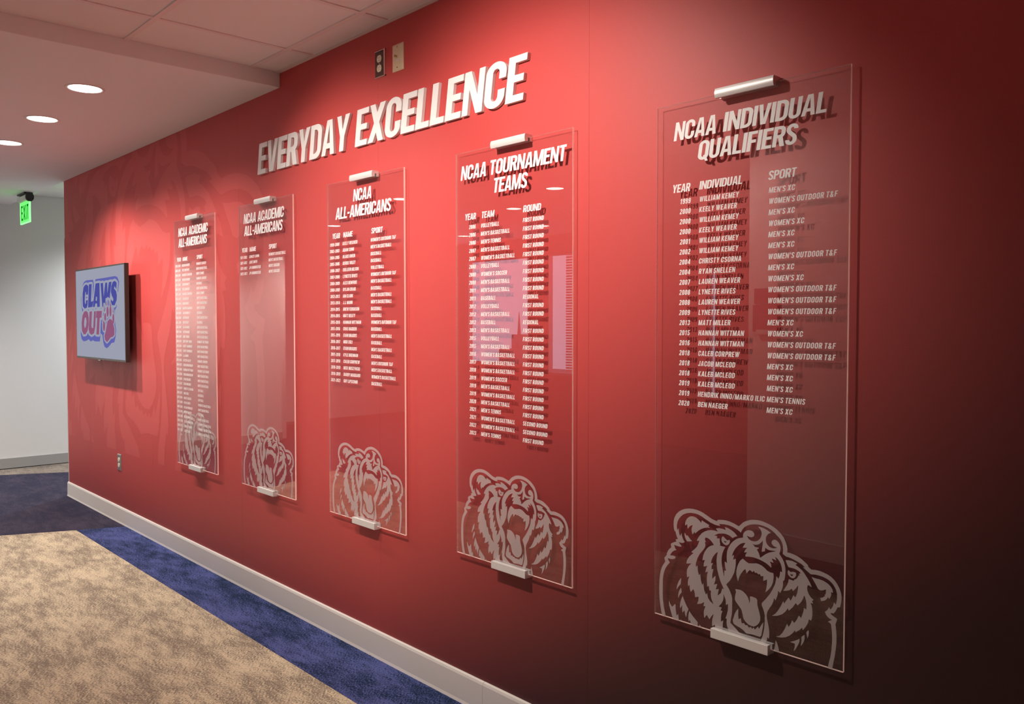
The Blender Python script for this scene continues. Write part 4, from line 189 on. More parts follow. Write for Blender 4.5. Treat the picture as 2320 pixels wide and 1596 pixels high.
TVL=json.loads("""{"ring":[[[[-61125,17314],[-62258,17292],[-64325,17275],[-64353,17258],[-64453,17125],[-64375,17117],[-64142,17133],[-63492,17142],[-63392,17133],[-63275,17100],[-62708,17117],[-62558,17097],[-62442,17042],[-62358,17083],[-62192,17108],[-61808,17108],[-61625,17081],[-61525,17108],[-61258,17125],[-60892,17133],[-60708,17100],[-60242,17158],[-60042,17142],[-59675,17008],[-59592,16964],[-59533,16892],[-59525,16858],[-59608,16442],[-59625,16392],[-59669,16342],[-59592,16192],[-59575,16192],[-59431,16642],[-59319,16925],[-59658,17231],[-59758,17258],[-60158,17325]]],[[[-66542,17267],[-67108,17158],[-67442,16914],[-67481,16875],[-67492,16833],[-67425,16881],[-67142,17014],[-67042,17058],[-66942,17083],[-66458,17125],[-66358,17117],[-66142,17050],[-66025,17100],[-65892,17117],[-65258,17117],[-65158,17108],[-65058,17081],[-64964,17008],[-64942,16942],[-65133,15992],[-65142,15942],[-65125,15925],[-64731,16825],[-64769,16942],[-64914,17258]]],[[[-67758,16242],[-67858,15875],[-67817,15408],[-67797,15342],[-67603,15025],[-67586,14992],[-67592,14967],[-67425,15081],[-67333,15125],[-67658,15275],[-67747,15358],[-67767,15508],[-67775,15808],[-67750,16158]]],[[[-66608,16067],[-66625,15969],[-66392,15975],[-66367,16025],[-66364,16058],[-66375,16067]]],[[[-61692,15769],[-61764,15642],[-61764,15608],[-61664,15392],[-61608,15369],[-61492,15281],[-61467,15325],[-61581,15725],[-61608,15750]]],[[[-59858,15431],[-60025,15286],[-60092,15250],[-60208,15217],[-60458,15192],[-60458,15158],[-60350,14875],[-60358,14808],[-60292,14675],[-60283,14692],[-60292,15008],[-59908,15253],[-59850,15408]]],[[[-64358,15247],[-64475,15175],[-64392,15158],[-64292,15158],[-64267,15175]]],[[[-63225,15236],[-63275,15200],[-63342,15175],[-63308,15167],[-63142,15175]]],[[[-62158,15231],[-62258,15192],[-62233,15092],[-62208,15058],[-62183,15142],[-62136,15225]]],[[[-65175,15167],[-65192,15158],[-65175,15142],[-65058,15092],[-64942,15142]]],[[[-66342,15150],[-66358,15142],[-66342,15125],[-66125,15053],[-66042,15100],[-65958,15125],[-65975,15133],[-66192,15125]]],[[[-62758,14903],[-62817,14692],[-62808,14658],[-62758,14633],[-62733,14658],[-62697,14758],[-62631,14842],[-62642,14858]]],[[[-61508,14619],[-61575,14553],[-61642,14508],[-61708,14483],[-61858,14467],[-61958,14486],[-62036,14342],[-62108,14269],[-62192,14219],[-62281,14192],[-62225,14042],[-62186,14075],[-62008,14347],[-61958,14375],[-61458,14542],[-61447,14558]]],[[[-63142,14383],[-63258,14375],[-63292,14358],[-63483,13325],[-63542,13253],[-63658,13200],[-63792,13183],[-64458,13192],[-64592,13236],[-64653,13292],[-64675,13331],[-64792,13275],[-65342,13158],[-65508,13142],[-65642,13158],[-66158,13286],[-66219,13325],[-66308,13425],[-66592,13269],[-66742,13203],[-67342,13150],[-67475,13158],[-67608,13203],[-67992,13469],[-68053,13525],[-68075,13592],[-68092,13525],[-68097,13325],[-67908,12958],[-67425,12800],[-66708,12858],[-66208,12975],[-65725,12817],[-65175,12914],[-64758,12842],[-63625,12850],[-63600,12892],[-63425,13375],[-63392,13433],[-63042,13325],[-62850,12808],[-62625,12519],[-62142,12403],[-61658,12533],[-61092,12792],[-60492,12847],[-60208,13258],[-60092,13675],[-60103,13725],[-60242,14025],[-60258,14325],[-60275,14342],[-60303,14242],[-60336,14175],[-60433,14058],[-60242,13742],[-60275,13392],[-60303,13308],[-60325,13286],[-60725,13117],[-60875,13092],[-61158,13075],[-61508,12908],[-61992,12733],[-62075,12725],[-62225,12758],[-62558,12886],[-62650,12958],[-62764,13275],[-62742,13319],[-62581,13492],[-62742,13500],[-62858,13536],[-62908,13569],[-62997,13675],[-63031,13742],[-63058,13842],[-63058,13975],[-63017,14108],[-63075,14164],[-63097,14208],[-63092,14375]]]],"blue":[[[[-60242,17000],[-60625,16947],[-60933,16675],[-61033,16308],[-61031,16275],[-60842,16003],[-60575,15836],[-60558,15808],[-60575,15683],[-60775,15633],[-61025,15781],[-61097,15675],[-61108,15642],[-61097,15625],[-60842,15336],[-60808,15364],[-60742,15383],[-60625,15383],[-60525,15342],[-60275,15375],[-59883,15708],[-59817,16025],[-59967,16308],[-60325,16467],[-60375,16492],[-60381,16508],[-60242,16653],[-59925,16433],[-59908,16442],[-59825,16858],[-59858,16883],[-60175,17000]]],[[[-63708,16981],[-64142,16975],[-64364,16958],[-65083,15325],[-65075,15317],[-64642,15303],[-64492,15542],[-64108,15550],[-64075,15297],[-63858,15292],[-63492,15308],[-63475,15958],[-63475,16975]],[[-64308,16025],[-64192,16025],[-64092,16008],[-64108,15742],[-64392,15742],[-64408,15758],[-64325,16008]]],[[[-66492,16967],[-66858,16933],[-67158,16797],[-67225,16764],[-67242,16742],[-67442,16342],[-67475,15858],[-67467,15508],[-67458,15408],[-67442,15383],[-67075,15225],[-66958,15225],[-66558,15258],[-66317,15458],[-66233,15792],[-66242,15825],[-66675,15808],[-66692,15775],[-66703,15592],[-66842,15533],[-66975,15725],[-66914,16075],[-66792,16408],[-66658,16436],[-66642,16358],[-66642,16242],[-66625,16225],[-66192,16217],[-66053,16525],[-66067,16842],[-66442,16964]]],[[[-61258,16967],[-61442,16950],[-61792,16208],[-61800,16225],[-61792,16942],[-61808,16950],[-62208,16942],[-62592,16008],[-62608,16058],[-62692,16942],[-62708,16958],[-63236,16942],[-62925,15283],[-62742,15283],[-62692,15508],[-62642,15553],[-62575,15575],[-62458,15575],[-62392,15553],[-62342,15508],[-62300,15375],[-62233,15392],[-62217,15492],[-62214,15792],[-62192,15836],[-62142,15875],[-62025,15897],[-61925,15875],[-61725,15964],[-61325,15847],[-60883,16958],[-60892,16975]]],[[[-65892,16958],[-65908,16942],[-65933,16808],[-66200,15292],[-66075,15283],[-65192,15317],[-65153,15358],[-64953,15692],[-64936,15725],[-64942,15742],[-65458,15692],[-65475,15692],[-65483,15708],[-65242,16942],[-65258,16958]]]],"mauve":[[[[-62025,15783],[-62042,15392],[-61992,15367],[-61858,15367],[-61847,15375],[-61853,15392]]],[[[-61375,15703],[-61386,15692],[-61381,15658],[-61297,15358],[-61192,15342],[-61275,15297],[-61358,15175],[-61392,15075],[-61408,14958],[-61400,14825],[-61364,14708],[-61325,14647],[-61275,14603],[-61192,14592],[-61125,14619],[-61086,14658],[-61036,14742],[-61000,14842],[-60983,15042],[-61017,15192],[-61075,15286],[-61125,15325],[-61042,15317],[-61031,15325]]],[[[-62508,15458],[-62533,15408],[-62592,15042],[-62600,14975],[-62592,14958],[-62442,14967],[-62392,14975],[-62386,14992]]],[[[-61842,15297],[-61925,15247],[-61997,15142],[-62042,14992],[-62042,14825],[-62014,14725],[-61964,14642],[-61892,14586],[-61808,14575],[-61725,14614],[-61636,14725],[-61592,14858],[-61583,15025],[-61617,15158],[-61653,15225],[-61692,15264],[-61758,15300]]],[[[-60692,15258],[-60725,14875],[-60542,14847],[-60531,14858],[-60619,15108],[-60675,15258]]],[[[-66825,15031],[-67175,14992],[-67600,14692],[-67842,14142],[-67783,13625],[-67767,13575],[-67375,13308],[-66892,13342],[-66425,13586],[-66133,14025],[-66108,14558],[-66275,14908],[-66292,14925],[-66658,15042]],[[-66992,14558],[-66742,14553],[-66625,14258],[-66808,13892],[-67092,13775],[-67236,14008],[-67233,14058],[-67183,14308],[-67019,14542]]],[[[-65442,15000],[-65858,14975],[-65875,14942],[-66153,13708],[-65975,13414],[-65508,13300],[-64925,13417],[-64836,13525],[-64592,13908],[-64400,14975],[-64408,15008],[-64817,14992],[-65067,13842],[-65092,13808],[-65358,13781],[-65381,13792],[-65464,13908],[-65492,13975],[-65300,14992]]],[[[-64275,15008],[-64300,14958],[-64417,14542],[-64408,14525],[-64142,14517],[-64125,14508],[-64125,14492],[-64375,13358],[-64358,13342],[-63792,13342],[-63769,13375],[-63564,14508],[-63475,14525],[-63158,14533],[-63042,14992],[-63058,15008]]],[[[-62342,14847],[-62425,14825],[-62492,14769],[-62542,14692],[-62567,14608],[-62567,14492],[-62536,14408],[-62458,14319],[-62375,14292],[-62275,14319],[-62197,14392],[-62153,14475],[-62133,14575],[-62150,14692],[-62192,14769],[-62242,14817],[-62292,14842]]],[[[-60625,14800],[-60675,14781],[-60725,14736],[-60775,14658],[-60800,14592],[-60825,14442],[-60800,14258],[-60808,14247],[-60925,14364],[-61342,14450],[-61375,14450],[-61869,14275],[-62114,13892],[-62303,13558],[-62581,13275],[-62481,12992],[-62108,12842],[-62058,12833],[-61625,12992],[-61242,13175],[-60825,13208],[-60475,13350],[-60458,13392],[-60425,13742],[-60619,14042],[-60664,14092],[-60581,14125],[-60531,14175],[-60475,14275],[-60442,14425],[-60442,14542],[-60475,14675],[-60514,14742],[-60558,14783]]],[[[-62892,14558],[-62917,14225],[-62892,14203],[-62792,14192],[-62842,14092],[-62875,13975],[-62875,13842],[-62858,13775],[-62803,13675],[-62742,13619],[-62675,13600],[-62625,13603],[-62575,13619],[-62525,13658],[-62433,13792],[-62408,13892],[-62417,14075],[-62442,14142],[-62486,14208],[-62558,14258],[-62675,14264],[-62758,14214]]]]}""")
# ---------------------------------------------------------------- helpers
def put(name, bm, m, parent=None, **kw):
    me = bpy.data.meshes.new(name); bm.normal_update(); bm.to_mesh(me); bm.free()
    if m is not None: me.materials.append(MT[m] if isinstance(m, str) else m)
    o = bpy.data.objects.new(name, me); C.objects.link(o)
    if parent: o.parent = parent
    for k, v in kw.items(): o[k] = v
    return o
def box(bm, x0, x1, y0, y1, z0, z1, bev=0):
    r = bmesh.ops.create_cube(bm, size=1)
    for v in r['verts']:
        v.co = Vector(((x0+x1)/2+v.co.x*(x1-x0), (y0+y1)/2+v.co.y*(y1-y0), (z0+z1)/2+v.co.z*(z1-z0)))
    if bev:
        es = list({e for v in r['verts'] for e in v.link_edges})
        bmesh.ops.bevel(bm, geom=es, offset=bev, segments=2, affect='EDGES', profile=.6)
    return bm
def B(*a, bev=0): return box(bmesh.new(), *a, bev=bev)
def prism(bm, pts, y0, y1, close=True):
    """pts (x,z) outline extruded along y"""
    a = [bm.verts.new((x, y0, z)) for x, z in pts]; b = [bm.verts.new((x, y1, z)) for x, z in pts]
    n = len(pts)
    for i in range(n): bm.faces.new((a[i], a[(i+1) % n], b[(i+1) % n], b[i]))
    bm.faces.new(a[::-1]); bm.faces.new(b); bmesh.ops.recalc_face_normals(bm, faces=bm.faces[:]); return bm
def profile_x(bm, pts, x0, x1):
    """pts (y,z) outline extruded along x"""
    a = [bm.verts.new((x0, y, z)) for y, z in pts]; b = [bm.verts.new((x1, y, z)) for y, z in pts]
    n = len(pts)
    for i in range(n): bm.faces.new((a[i], a[(i+1) % n], b[(i+1) % n], b[i]))
    bm.faces.new(a[::-1]); bm.faces.new(b); bmesh.ops.recalc_face_normals(bm, faces=bm.faces[:]); return bm
def cyl(bm, c, r, h, axis='z', seg=28, r2=None):
    rr = bmesh.ops.create_cone(bm, cap_ends=True, segments=seg, radius1=r, radius2=r if r2 is None else r2, depth=h)
    R = Matrix.Identity(3) if axis == 'z' else (Matrix.Rotation(math.pi/2, 3, 'X') if axis == 'y' else Matrix.Rotation(math.pi/2, 3, 'Y'))
    for v in rr['verts']: v.co = R @ v.co + Vector(c)
    return bm
def thing(name, loc, label, cat, group=None):
    o = bpy.data.objects.new(name, None); C.objects.link(o); o.location = loc; o.empty_display_size = .1
    o['label'] = label; o['category'] = cat
    if group: o['group'] = group
    return o
def flat(bm, shape, f, y, ydeep=None):
    """shape = [outer, hole, ...]; f maps a 2D point to (x, z); face at y, sides down to ydeep"""
    loops = [[Vector((*f(p), 0)) for p in L] for L in shape]
    tris = tessellate_polygon(loops)
    P = [v for L in loops for v in L]
    vs = [bm.verts.new((p.x, y, p.y)) for p in P]
    for t in tris:
        a, b, c = (P[i] for i in t)
        cr = (b.x-a.x)*(c.y-a.y)-(b.y-a.y)*(c.x-a.x)
        if abs(cr) < 1e-12: continue
        idx = t if cr > 0 else t[::-1]
        try: bm.faces.new([vs[i] for i in idx])
        except ValueError: pass
    if ydeep is not None:
        k = 0
        for L in loops:
            n = len(L); q = [bm.verts.new((p.x, ydeep, p.y)) for p in L]; A = vs[k:k+n]; k += n
            for i in range(n):
                try: bm.faces.new((A[i], A[(i+1) % n], q[(i+1) % n], q[i]))
                except ValueError: pass
    return bm
def glyph_run(s, ws, tr, sp):
    x = 0; out = []
    for ch in s:
        if ch == ' ': x += sp; continue
        out.append((ch, x)); x += FONT[ch][0]/1000*ws + tr
    return out, x - tr
def text(bm, s, xl, z, cap, ws=1.12, tr=.145, sp=.27, xr=None, right=False, y=-.0204, slant=.16):
    run, W = glyph_run(s, ws, tr, sp)
    k = 1
    if xr is not None and not right:
        k = ((xr-xl)/cap - slant*.5)/W
    x0 = xl if not right else xr - W*cap
    for ch, gx in run:
        for sh in FONT[ch][1]:
            flat(bm, sh, lambda p: (x0+((gx+p[0]/1000*ws)*k + slant*p[1]/1000)*cap, z+p[1]/1000*cap), y)
    return bm

# ---------------------------------------------------------------- setting: floor
XE, XC = 2.6, -7.52          # east end, west corner of the red wall
fl = put('floor', B(-11.2, XE, -6.2, 3.2, -.12, -.006), 'fgrey', kind='structure')
def slab(name, pts, m, z0=-.006, z1=0.0):
    bm = bmesh.new(); a = [bm.verts.new((x, y, z0)) for x, y in pts]; b = [bm.verts.new((x, y, z1)) for x, y in pts]; n = len(pts)
    for i in range(n): bm.faces.new((a[i], a[(i+1) % n], b[(i+1) % n], b[i]))
    bm.faces.new(b); bm.faces.new(a[::-1]); bmesh.ops.recalc_face_normals(bm, faces=bm.faces[:])
    return put(name, bm, m, fl)
sA = lambda y: -6.10+.44*(y-0)          # west edge of the beige carpet
sB = lambda y: -8.87+.49*(y-0)          # far edge of the navy band
slab('beige_carpet', [(sA(-.30), -.30), (sA(-2.25), -2.25), (XE, -2.25), (XE, -.31)], 'beige')
slab('blue_carpet_border', [(sA(-.002), 0), (sA(-.30), -.2995), (XE, -.3095), (XE, 0)], 'blue', -.006, .0004)
slab('navy_carpet_band', [(sA(3.1)-.001, 3.1), (sA(-2.25)-.001, -2.25), (sA(-6.1), -6.1), (sB(-6.1), -6.1), (sB(3.1), 3.1)], 'navy')
slab('navy_carpet_field', [(sA(-2.251), -2.251), (sA(-6.1)+.001, -6.1), (XE, -6.1), (XE, -2.251)], 'navy')

# ---------------------------------------------------------------- setting: red wall
wn = put('wall_north', B(XC+.012, XE, .004, .13, 0, 2.74), 'greypaint', kind='structure')
seams = [XC, -6.93, -5.61, -4.29, -2.967, -1.7925, -.47, .85, XE]
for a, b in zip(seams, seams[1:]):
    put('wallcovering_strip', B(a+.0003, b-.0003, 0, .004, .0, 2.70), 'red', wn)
bm = bmesh.new()
for sh in BEAR:
    if max(p[1] for p in sh[0]) < 60 and len(sh[0]) < 5: continue
    flat(bm, sh, lambda p: (p[0]*1e-4*7.297-5.938, p[1]*1e-4*7.297+.508), -.0005)
for co, no in (((-7.515, 0, 0), (-1, 0, 0)), ((-3.35, 0, 0), (1, 0, 0)), ((0, 0, 2.556), (0, 0, 1)), ((0, 0, .12), (0, 0, -1))):
    bmesh.ops.bisect_plane(bm, geom=bm.verts[:]+bm.edges[:]+bm.faces[:], plane_co=co, plane_no=no, clear_outer=True)
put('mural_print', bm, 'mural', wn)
bm = bmesh.new(); box(bm, XC-.003, XC, -.004, .13, .118, 2.10, bev=.001)
put('corner_guard', bm, 'alu', wn)
bb = put('baseboard_north', profile_x(bmesh.new(), [(0, 0), (-.016, 0), (-.013, .012), (-.012, .104), (-.009, .113), (-.004, .1155), (0, .1155)], XC-.012, -2.2955), 'base', kind='structure')
put('baseboard_length', profile_x(bmesh.new(), [(0, 0), (-.016, 0), (-.013, .012), (-.012, .104), (-.009, .113), (-.004, .1155), (0, .1155)], -2.2945, XE), 'base', bb)
put('baseboard_return', B(XC-.012, XC, 0, .13, 0, .1155, bev=.002), 'base', bb)

# ---------------------------------------------------------------- other walls
XW = -9.34
ww = put('wall_west', B(XW-.12, XW, -2.87, 3.0, 0, 2.9), 'paint', kind='structure')
put('baseboard_west', B(XW, XW+.012, -2.87, 3.0, 0, .10, bev=.002), 'fbase', kind='structure')
put('wall_alcove', B(-11.0, XW-.12, -2.99, -2.87, 0, 2.9), 'paint', kind='structure')
put('wall_far_west', B(-11.12, -11.0, -6.2, -2.87, 0, 2.9), 'paint', kind='structure')
put('wall_far_north', B(XW-.12, XC+.2, 3.0, 3.12, 0, 2.9), 'paint', kind='structure')
put('wall_corridor', B(XC+.012, XC+.132, .13, 3.0, 0, 2.9), 'paint', kind='structure')
wsth = put('wall_south', B(-2.94, XE, -2.92, -2.8, 0, 2.74), 'greypaint', kind='structure')
put('baseboard_south', B(-2.94, XE, -2.8, -2.788, 0, .11, bev=.002), 'base', kind='structure')
put('wall_inner', B(-2.94, -2.82, -6.2, -2.92, 0, 2.9), 'plainred', kind='structure')
put('wall_east', B(XE, XE+.12, -2.92, .13, 0, 2.9), 'plainred', kind='structure')
# window wall at y=-6, openings between the pieces
wins = [(-9.68, -8.34, .82, 2.33), (-8.0, -7.1, .72, 2.33), (-5.47, -5.34, .57, 2.02)]
bm = bmesh.new(); xs = -11.0
for x0, x1, z0, z1 in wins:
    box(bm, xs, x0, -6.14, -6.0, 0, 2.9); box(bm, x0, x1, -6.14, -6.0, 0, z0); box(bm, x0, x1, -6.14, -6.0, z1, 2.9); xs = x1
box(bm, xs, -2.94, -6.14, -6.0, 0, 2.9)
put('wall_window', bm, 'plainred', kind='structure')
for n, (x0, x1, z0, z1) in enumerate(wins):
    bm = bmesh.new(); t = .03
    box(bm, x0, x0+t, -6.1, -6.03, z0, z1); box(bm, x1-t, x1, -6.1, -6.03, z0, z1); box(bm, x0+t, x1-t, -6.1, -6.03, z0, z0+t); box(bm, x0+t, x1-t, -6.1, -6.03, z1-t, z1)
    wo = put('window_%d' % (n+1), bm, 'frame', kind='structure')
    bm = bmesh.new(); vs = [bm.verts.new(p) for p in ((x0+t, -6.06, z0+t), (x0+t, -6.06, z1-t), (x1-t, -6.06, z1-t), (x1-t, -6.06, z0+t))]; bm.faces.new(vs)
    put('pane', bm, 'glass', wo)
    if n == 1:
        for k in range(44):
            z = z0+.06+k*.035
            put('blind_slat', B(x1-.52, x1-.03, -6.02, -6.0, z, z+.022), 'blind', wo)
tb = thing('tower_building', (-66.5, -60, -30), 'dark stone tower with thin spire seen far outside through the window', 'building')
put('tower_base', B(-8, 6, -8, 8, 0, 26.0), 'bld', tb); put('tower_body', B(-1.0, 1.5, -2, 2, 26.0, 28.6), 'bld', tb)
put('dome', cyl(bmesh.new(), (-1.9, 0, 26.7), 1.5, 1.4, r2=.7), 'bld', tb)
put('tower_shaft', B(-.55, .65, -.6, .6, 28.6, 30.1), 'bld', tb); put('spire', cyl(bmesh.new(), (0, 0, 31.3), .2, 2.5, r2=.03), 'bld', tb)

# ---------------------------------------------------------------- ceilings
ZS, ZT, XF = 2.5599, 2.6283, -3.815
bm = bmesh.new(); box(bm, -11.1, XF, -6.2, .0, ZS, 2.95, bev=.003)
ce = put('ceiling', bm, 'soffit', kind='structure')
put('ceiling_bulkhead', B(XF, -2.94, -6.0, -2.8, ZS, 2.9), 'soffit', ce)
put('ceiling_deck', B(XF, XE+.1, -3.0, .13, 2.74, 2.80), 'dark', ce)
put('ceiling_deck', B(-9.5, XC+.14, .0, 3.1, 2.80, 2.86), 'dark', ce)
xg = [XF] + [-3.47+.6*i for i in range(11)]; xg = [x for x in xg if x < XE-.05] + [XE]
yg = [0.0, -.142, -.714, -1.286, -1.858, -2.43, -2.8]
MAIN = (-2.03, -1.27)
g = .0085
for i in range(len(xg)-1):
    for j in range(len(yg)-1):
        x0, x1, y1, y0 = xg[i], xg[i+1], yg[j], yg[j+1]
        a0 = x0 + (.001 if i == 0 else g); a1 = x1-g; b1 = y1-(.022 if j == 0 else g); b0 = y0+g
        put('ceiling_tile', B(a0, a1, b0, b1, ZT+.0045, ZT+.018, bev=.0018), 'tile', ce)
for j in range(1, len(yg)-1):
    put('main_tee', B(XF, XE, yg[j]-.012, yg[j]+.012, ZT, ZT+.0044), 'tee', ce)
for i in range(1, len(xg)-1):
    for j in range(len(yg)-1):
        put('cross_tee', B(xg[i]-.012, xg[i]+.012, yg[j+1]+.012, yg[j]-.012, ZT+.0004, ZT+.0044), 'tee', ce)
put('wall_angle', B(XF, XE, -.022, 0, ZT, ZT+.022), 'tee', ce)
for i in range(4):
    for j in range(5):
        put('ceiling_tile', B(-9.34+.005+.6*i, -9.34+.595+.6*i-(.0 if i < 3 else .41), .16+.6*j+.005, min(.16+.6*j+.595, 3.0), 2.67, 2.685), 'tile', ce)
put('ceiling_grid', B(-9.34, XC+.012, .0, 3.0, 2.676, 2.70), 'tee', ce)

# ---------------------------------------------------------------- downlights
def downlight(x, y, z, label, power, group='recessed ceiling downlights', col=(1, .92, .84), size=142, blend=.8, r=.078, rad=.03, tilt=(0, 0, 0), drop=-.012, baffle=0):
    t = thing('recessed_downlight', (x, y, z), label, 'ceiling light', group)
    bm = bmesh.new(); n = 40
    prof = [(r+.012, -.0006), (r+.010, -.003), (r+.002, -.0035), (r-.004, -.001), (r-.008, .006)]
    rings = [[bm.verts.new((a*math.cos(2*math.pi*k/n), a*math.sin(2*math.pi*k/n), b)) for k in range(n)] for a, b in prof]
    for A, Bq in zip(rings, rings[1:]):
        for k in range(n): bm.faces.new((A[k], A[(k+1) % n], Bq[(k+1) % n], Bq[k]))
    put('trim_ring', bm, 'trim', t)
    bm = bmesh.new(); bm.faces.new([bm.verts.new(((r-.003)*math.cos(2*math.pi*k/n), (r-.003)*math.sin(2*math.pi*k/n), -.0012)) for k in range(n)][::-1])
    put('lens', bm, 'lens', t)
    if baffle:
        bm = bmesh.new(); bmesh.ops.create_cone(bm, cap_ends=False, segments=40, radius1=r+.002, radius2=r+.002, depth=baffle)
        for v in bm.verts: v.co.z -= baffle/2
        put('baffle_ring', bm, 'dark', t)
    if power: lamp_spot('lamp', (0, 0, drop), power, size, blend, rad, col, rot=tilt, parent=t)
    return t
PW = dict(row=(70, 80, 150), main=290, second=205, ssize=74, aim2=(-3.25, 0, 1.65), south=120, west=200, west2=260, msize=100, mblend=1.0, aim=(-2.15, 0, 1.38), far=10, side=230)
vis = [(-4.47, -.695, 'large bright round downlight in the soffit, nearest of the three in a row'),
       (-5.297, -.685, 'bright round downlight in the soffit, middle of the three in a row'),
       (-6.14, -.68, 'round downlight in the soffit cut by the left edge of the picture')]
for k, (x, y, l) in enumerate(vis): downlight(x, y, ZS, l, PW['row'][k])
aim = Vector(PW['aim'])-Vector((MAIN[0], MAIN[1], ZT)); q = Vector((0, 0, -1)).rotation_difference(aim).to_euler()
downlight(MAIN[0], MAIN[1], ZT, 'recessed accent downlight in the tile ceiling over the tournament panel', PW['main'], rad=.042, size=PW['msize'], blend=PW['mblend'], tilt=q, r=.06, col=(1, .90, .80), drop=-.004, baffle=.013)
aim = Vector(PW['aim2'])-Vector((-3.2, -1.3, ZT)); q = Vector((0, 0, -1)).rotation_difference(aim).to_euler()
downlight(-3.2, -1.3, ZT, 'recessed accent downlight in the tile ceiling beside the soffit step', PW['second'], rad=.04, size=PW['ssize'], blend=1, tilt=q, r=.06, col=(1, .91, .82), drop=-.004, baffle=.013)
aim = Vector((-2.2, -2.8, 1.5))-Vector((-3.5, -2.1, ZT)); q = Vector((0, 0, -1)).rotation_difference(aim).to_euler()
downlight(-3.5, -2.1, ZT, 'added unseen downlight in the tile ceiling brightening the grey office wall', PW['south'], size=80, blend=.8, tilt=q, r=.06)  # added lamp, brightens the grey wall that the right panel mirrors
rfl = [(-5.09, -3.23, 'upper right'), (-6.27, -3.84, 'centre'), (-7.15, -5.12, 'lower right'), (-8.7, -5.17, 'lower left')]
for x, y, l in rfl:
    downlight(x, y, ZS, 'recessed downlight mirrored as the %s oval in the second acrylic panel from the right' % l, PW['far'])
downlight(-8.81, -3.29, ZS, 'recessed downlight mirrored at the left edge of the middle acrylic panel', PW['west'])
downlight(-8.6, -1.55, ZS, 'added unseen downlight in the soffit brightening the far white wall', PW['west2'], size=130)  # added lamp without a known source, lifts the west wall and its reflection
downlight(-6.48, -2.62, ZS, 'recessed downlight mirrored at the right edge of the middle acrylic panel', PW['far'])
downlight(-8.55, 1.3, 2.67, 'added unseen downlight behind the red wall brightening the far corridor wall', PW['side'], col=(.9, .95, 1))  # added hidden lamp, stands in for the light on the far wall

# ---------------------------------------------------------------- EVERYDAY EXCELLENCE
HEAD = 'EVERYDAY EXCELLENCE'; cap = .1515*1.0036; zb = 1.42+(2.1625-1.42)*1.0036; xl, xr = -4.0244, -2.0475
order = ['first', 'second', 'third', 'fourth', 'fifth', 'sixth', 'seventh', 'eighth', 'ninth', 'tenth']
for word, xl, xr in (('EVERYDAY', -4.0244, -3.1478), ('EXCELLENCE', -3.1136, -2.0475)):
    xl *= 1.0036; xr *= 1.0036
    run, W = glyph_run(word, 1.0, .045, .17); k = ((xr-xl)/cap-.16)/W
    for n, ch in enumerate(word):
        _, gx = run[n]
        gw = FONT[ch][0]/1000*k*cap; x0 = xl+gx*k*cap
        o = thing('raised_letter', (x0+gw/2, 0, zb), 'raised white %s, %s letter of the word %s on the red wall' % (ch, order[n], word), 'letter', 'raised white wall letters')
        bm = bmesh.new()
        for sh in FONT[ch][1]:
            flat(bm, sh, lambda p: (p[0]/1000*k*cap-gw/2+.16*p[1]/1000*cap, p[1]/1000*cap), -.0140, -.001)
        put('letter_body', bm, 'white', o)

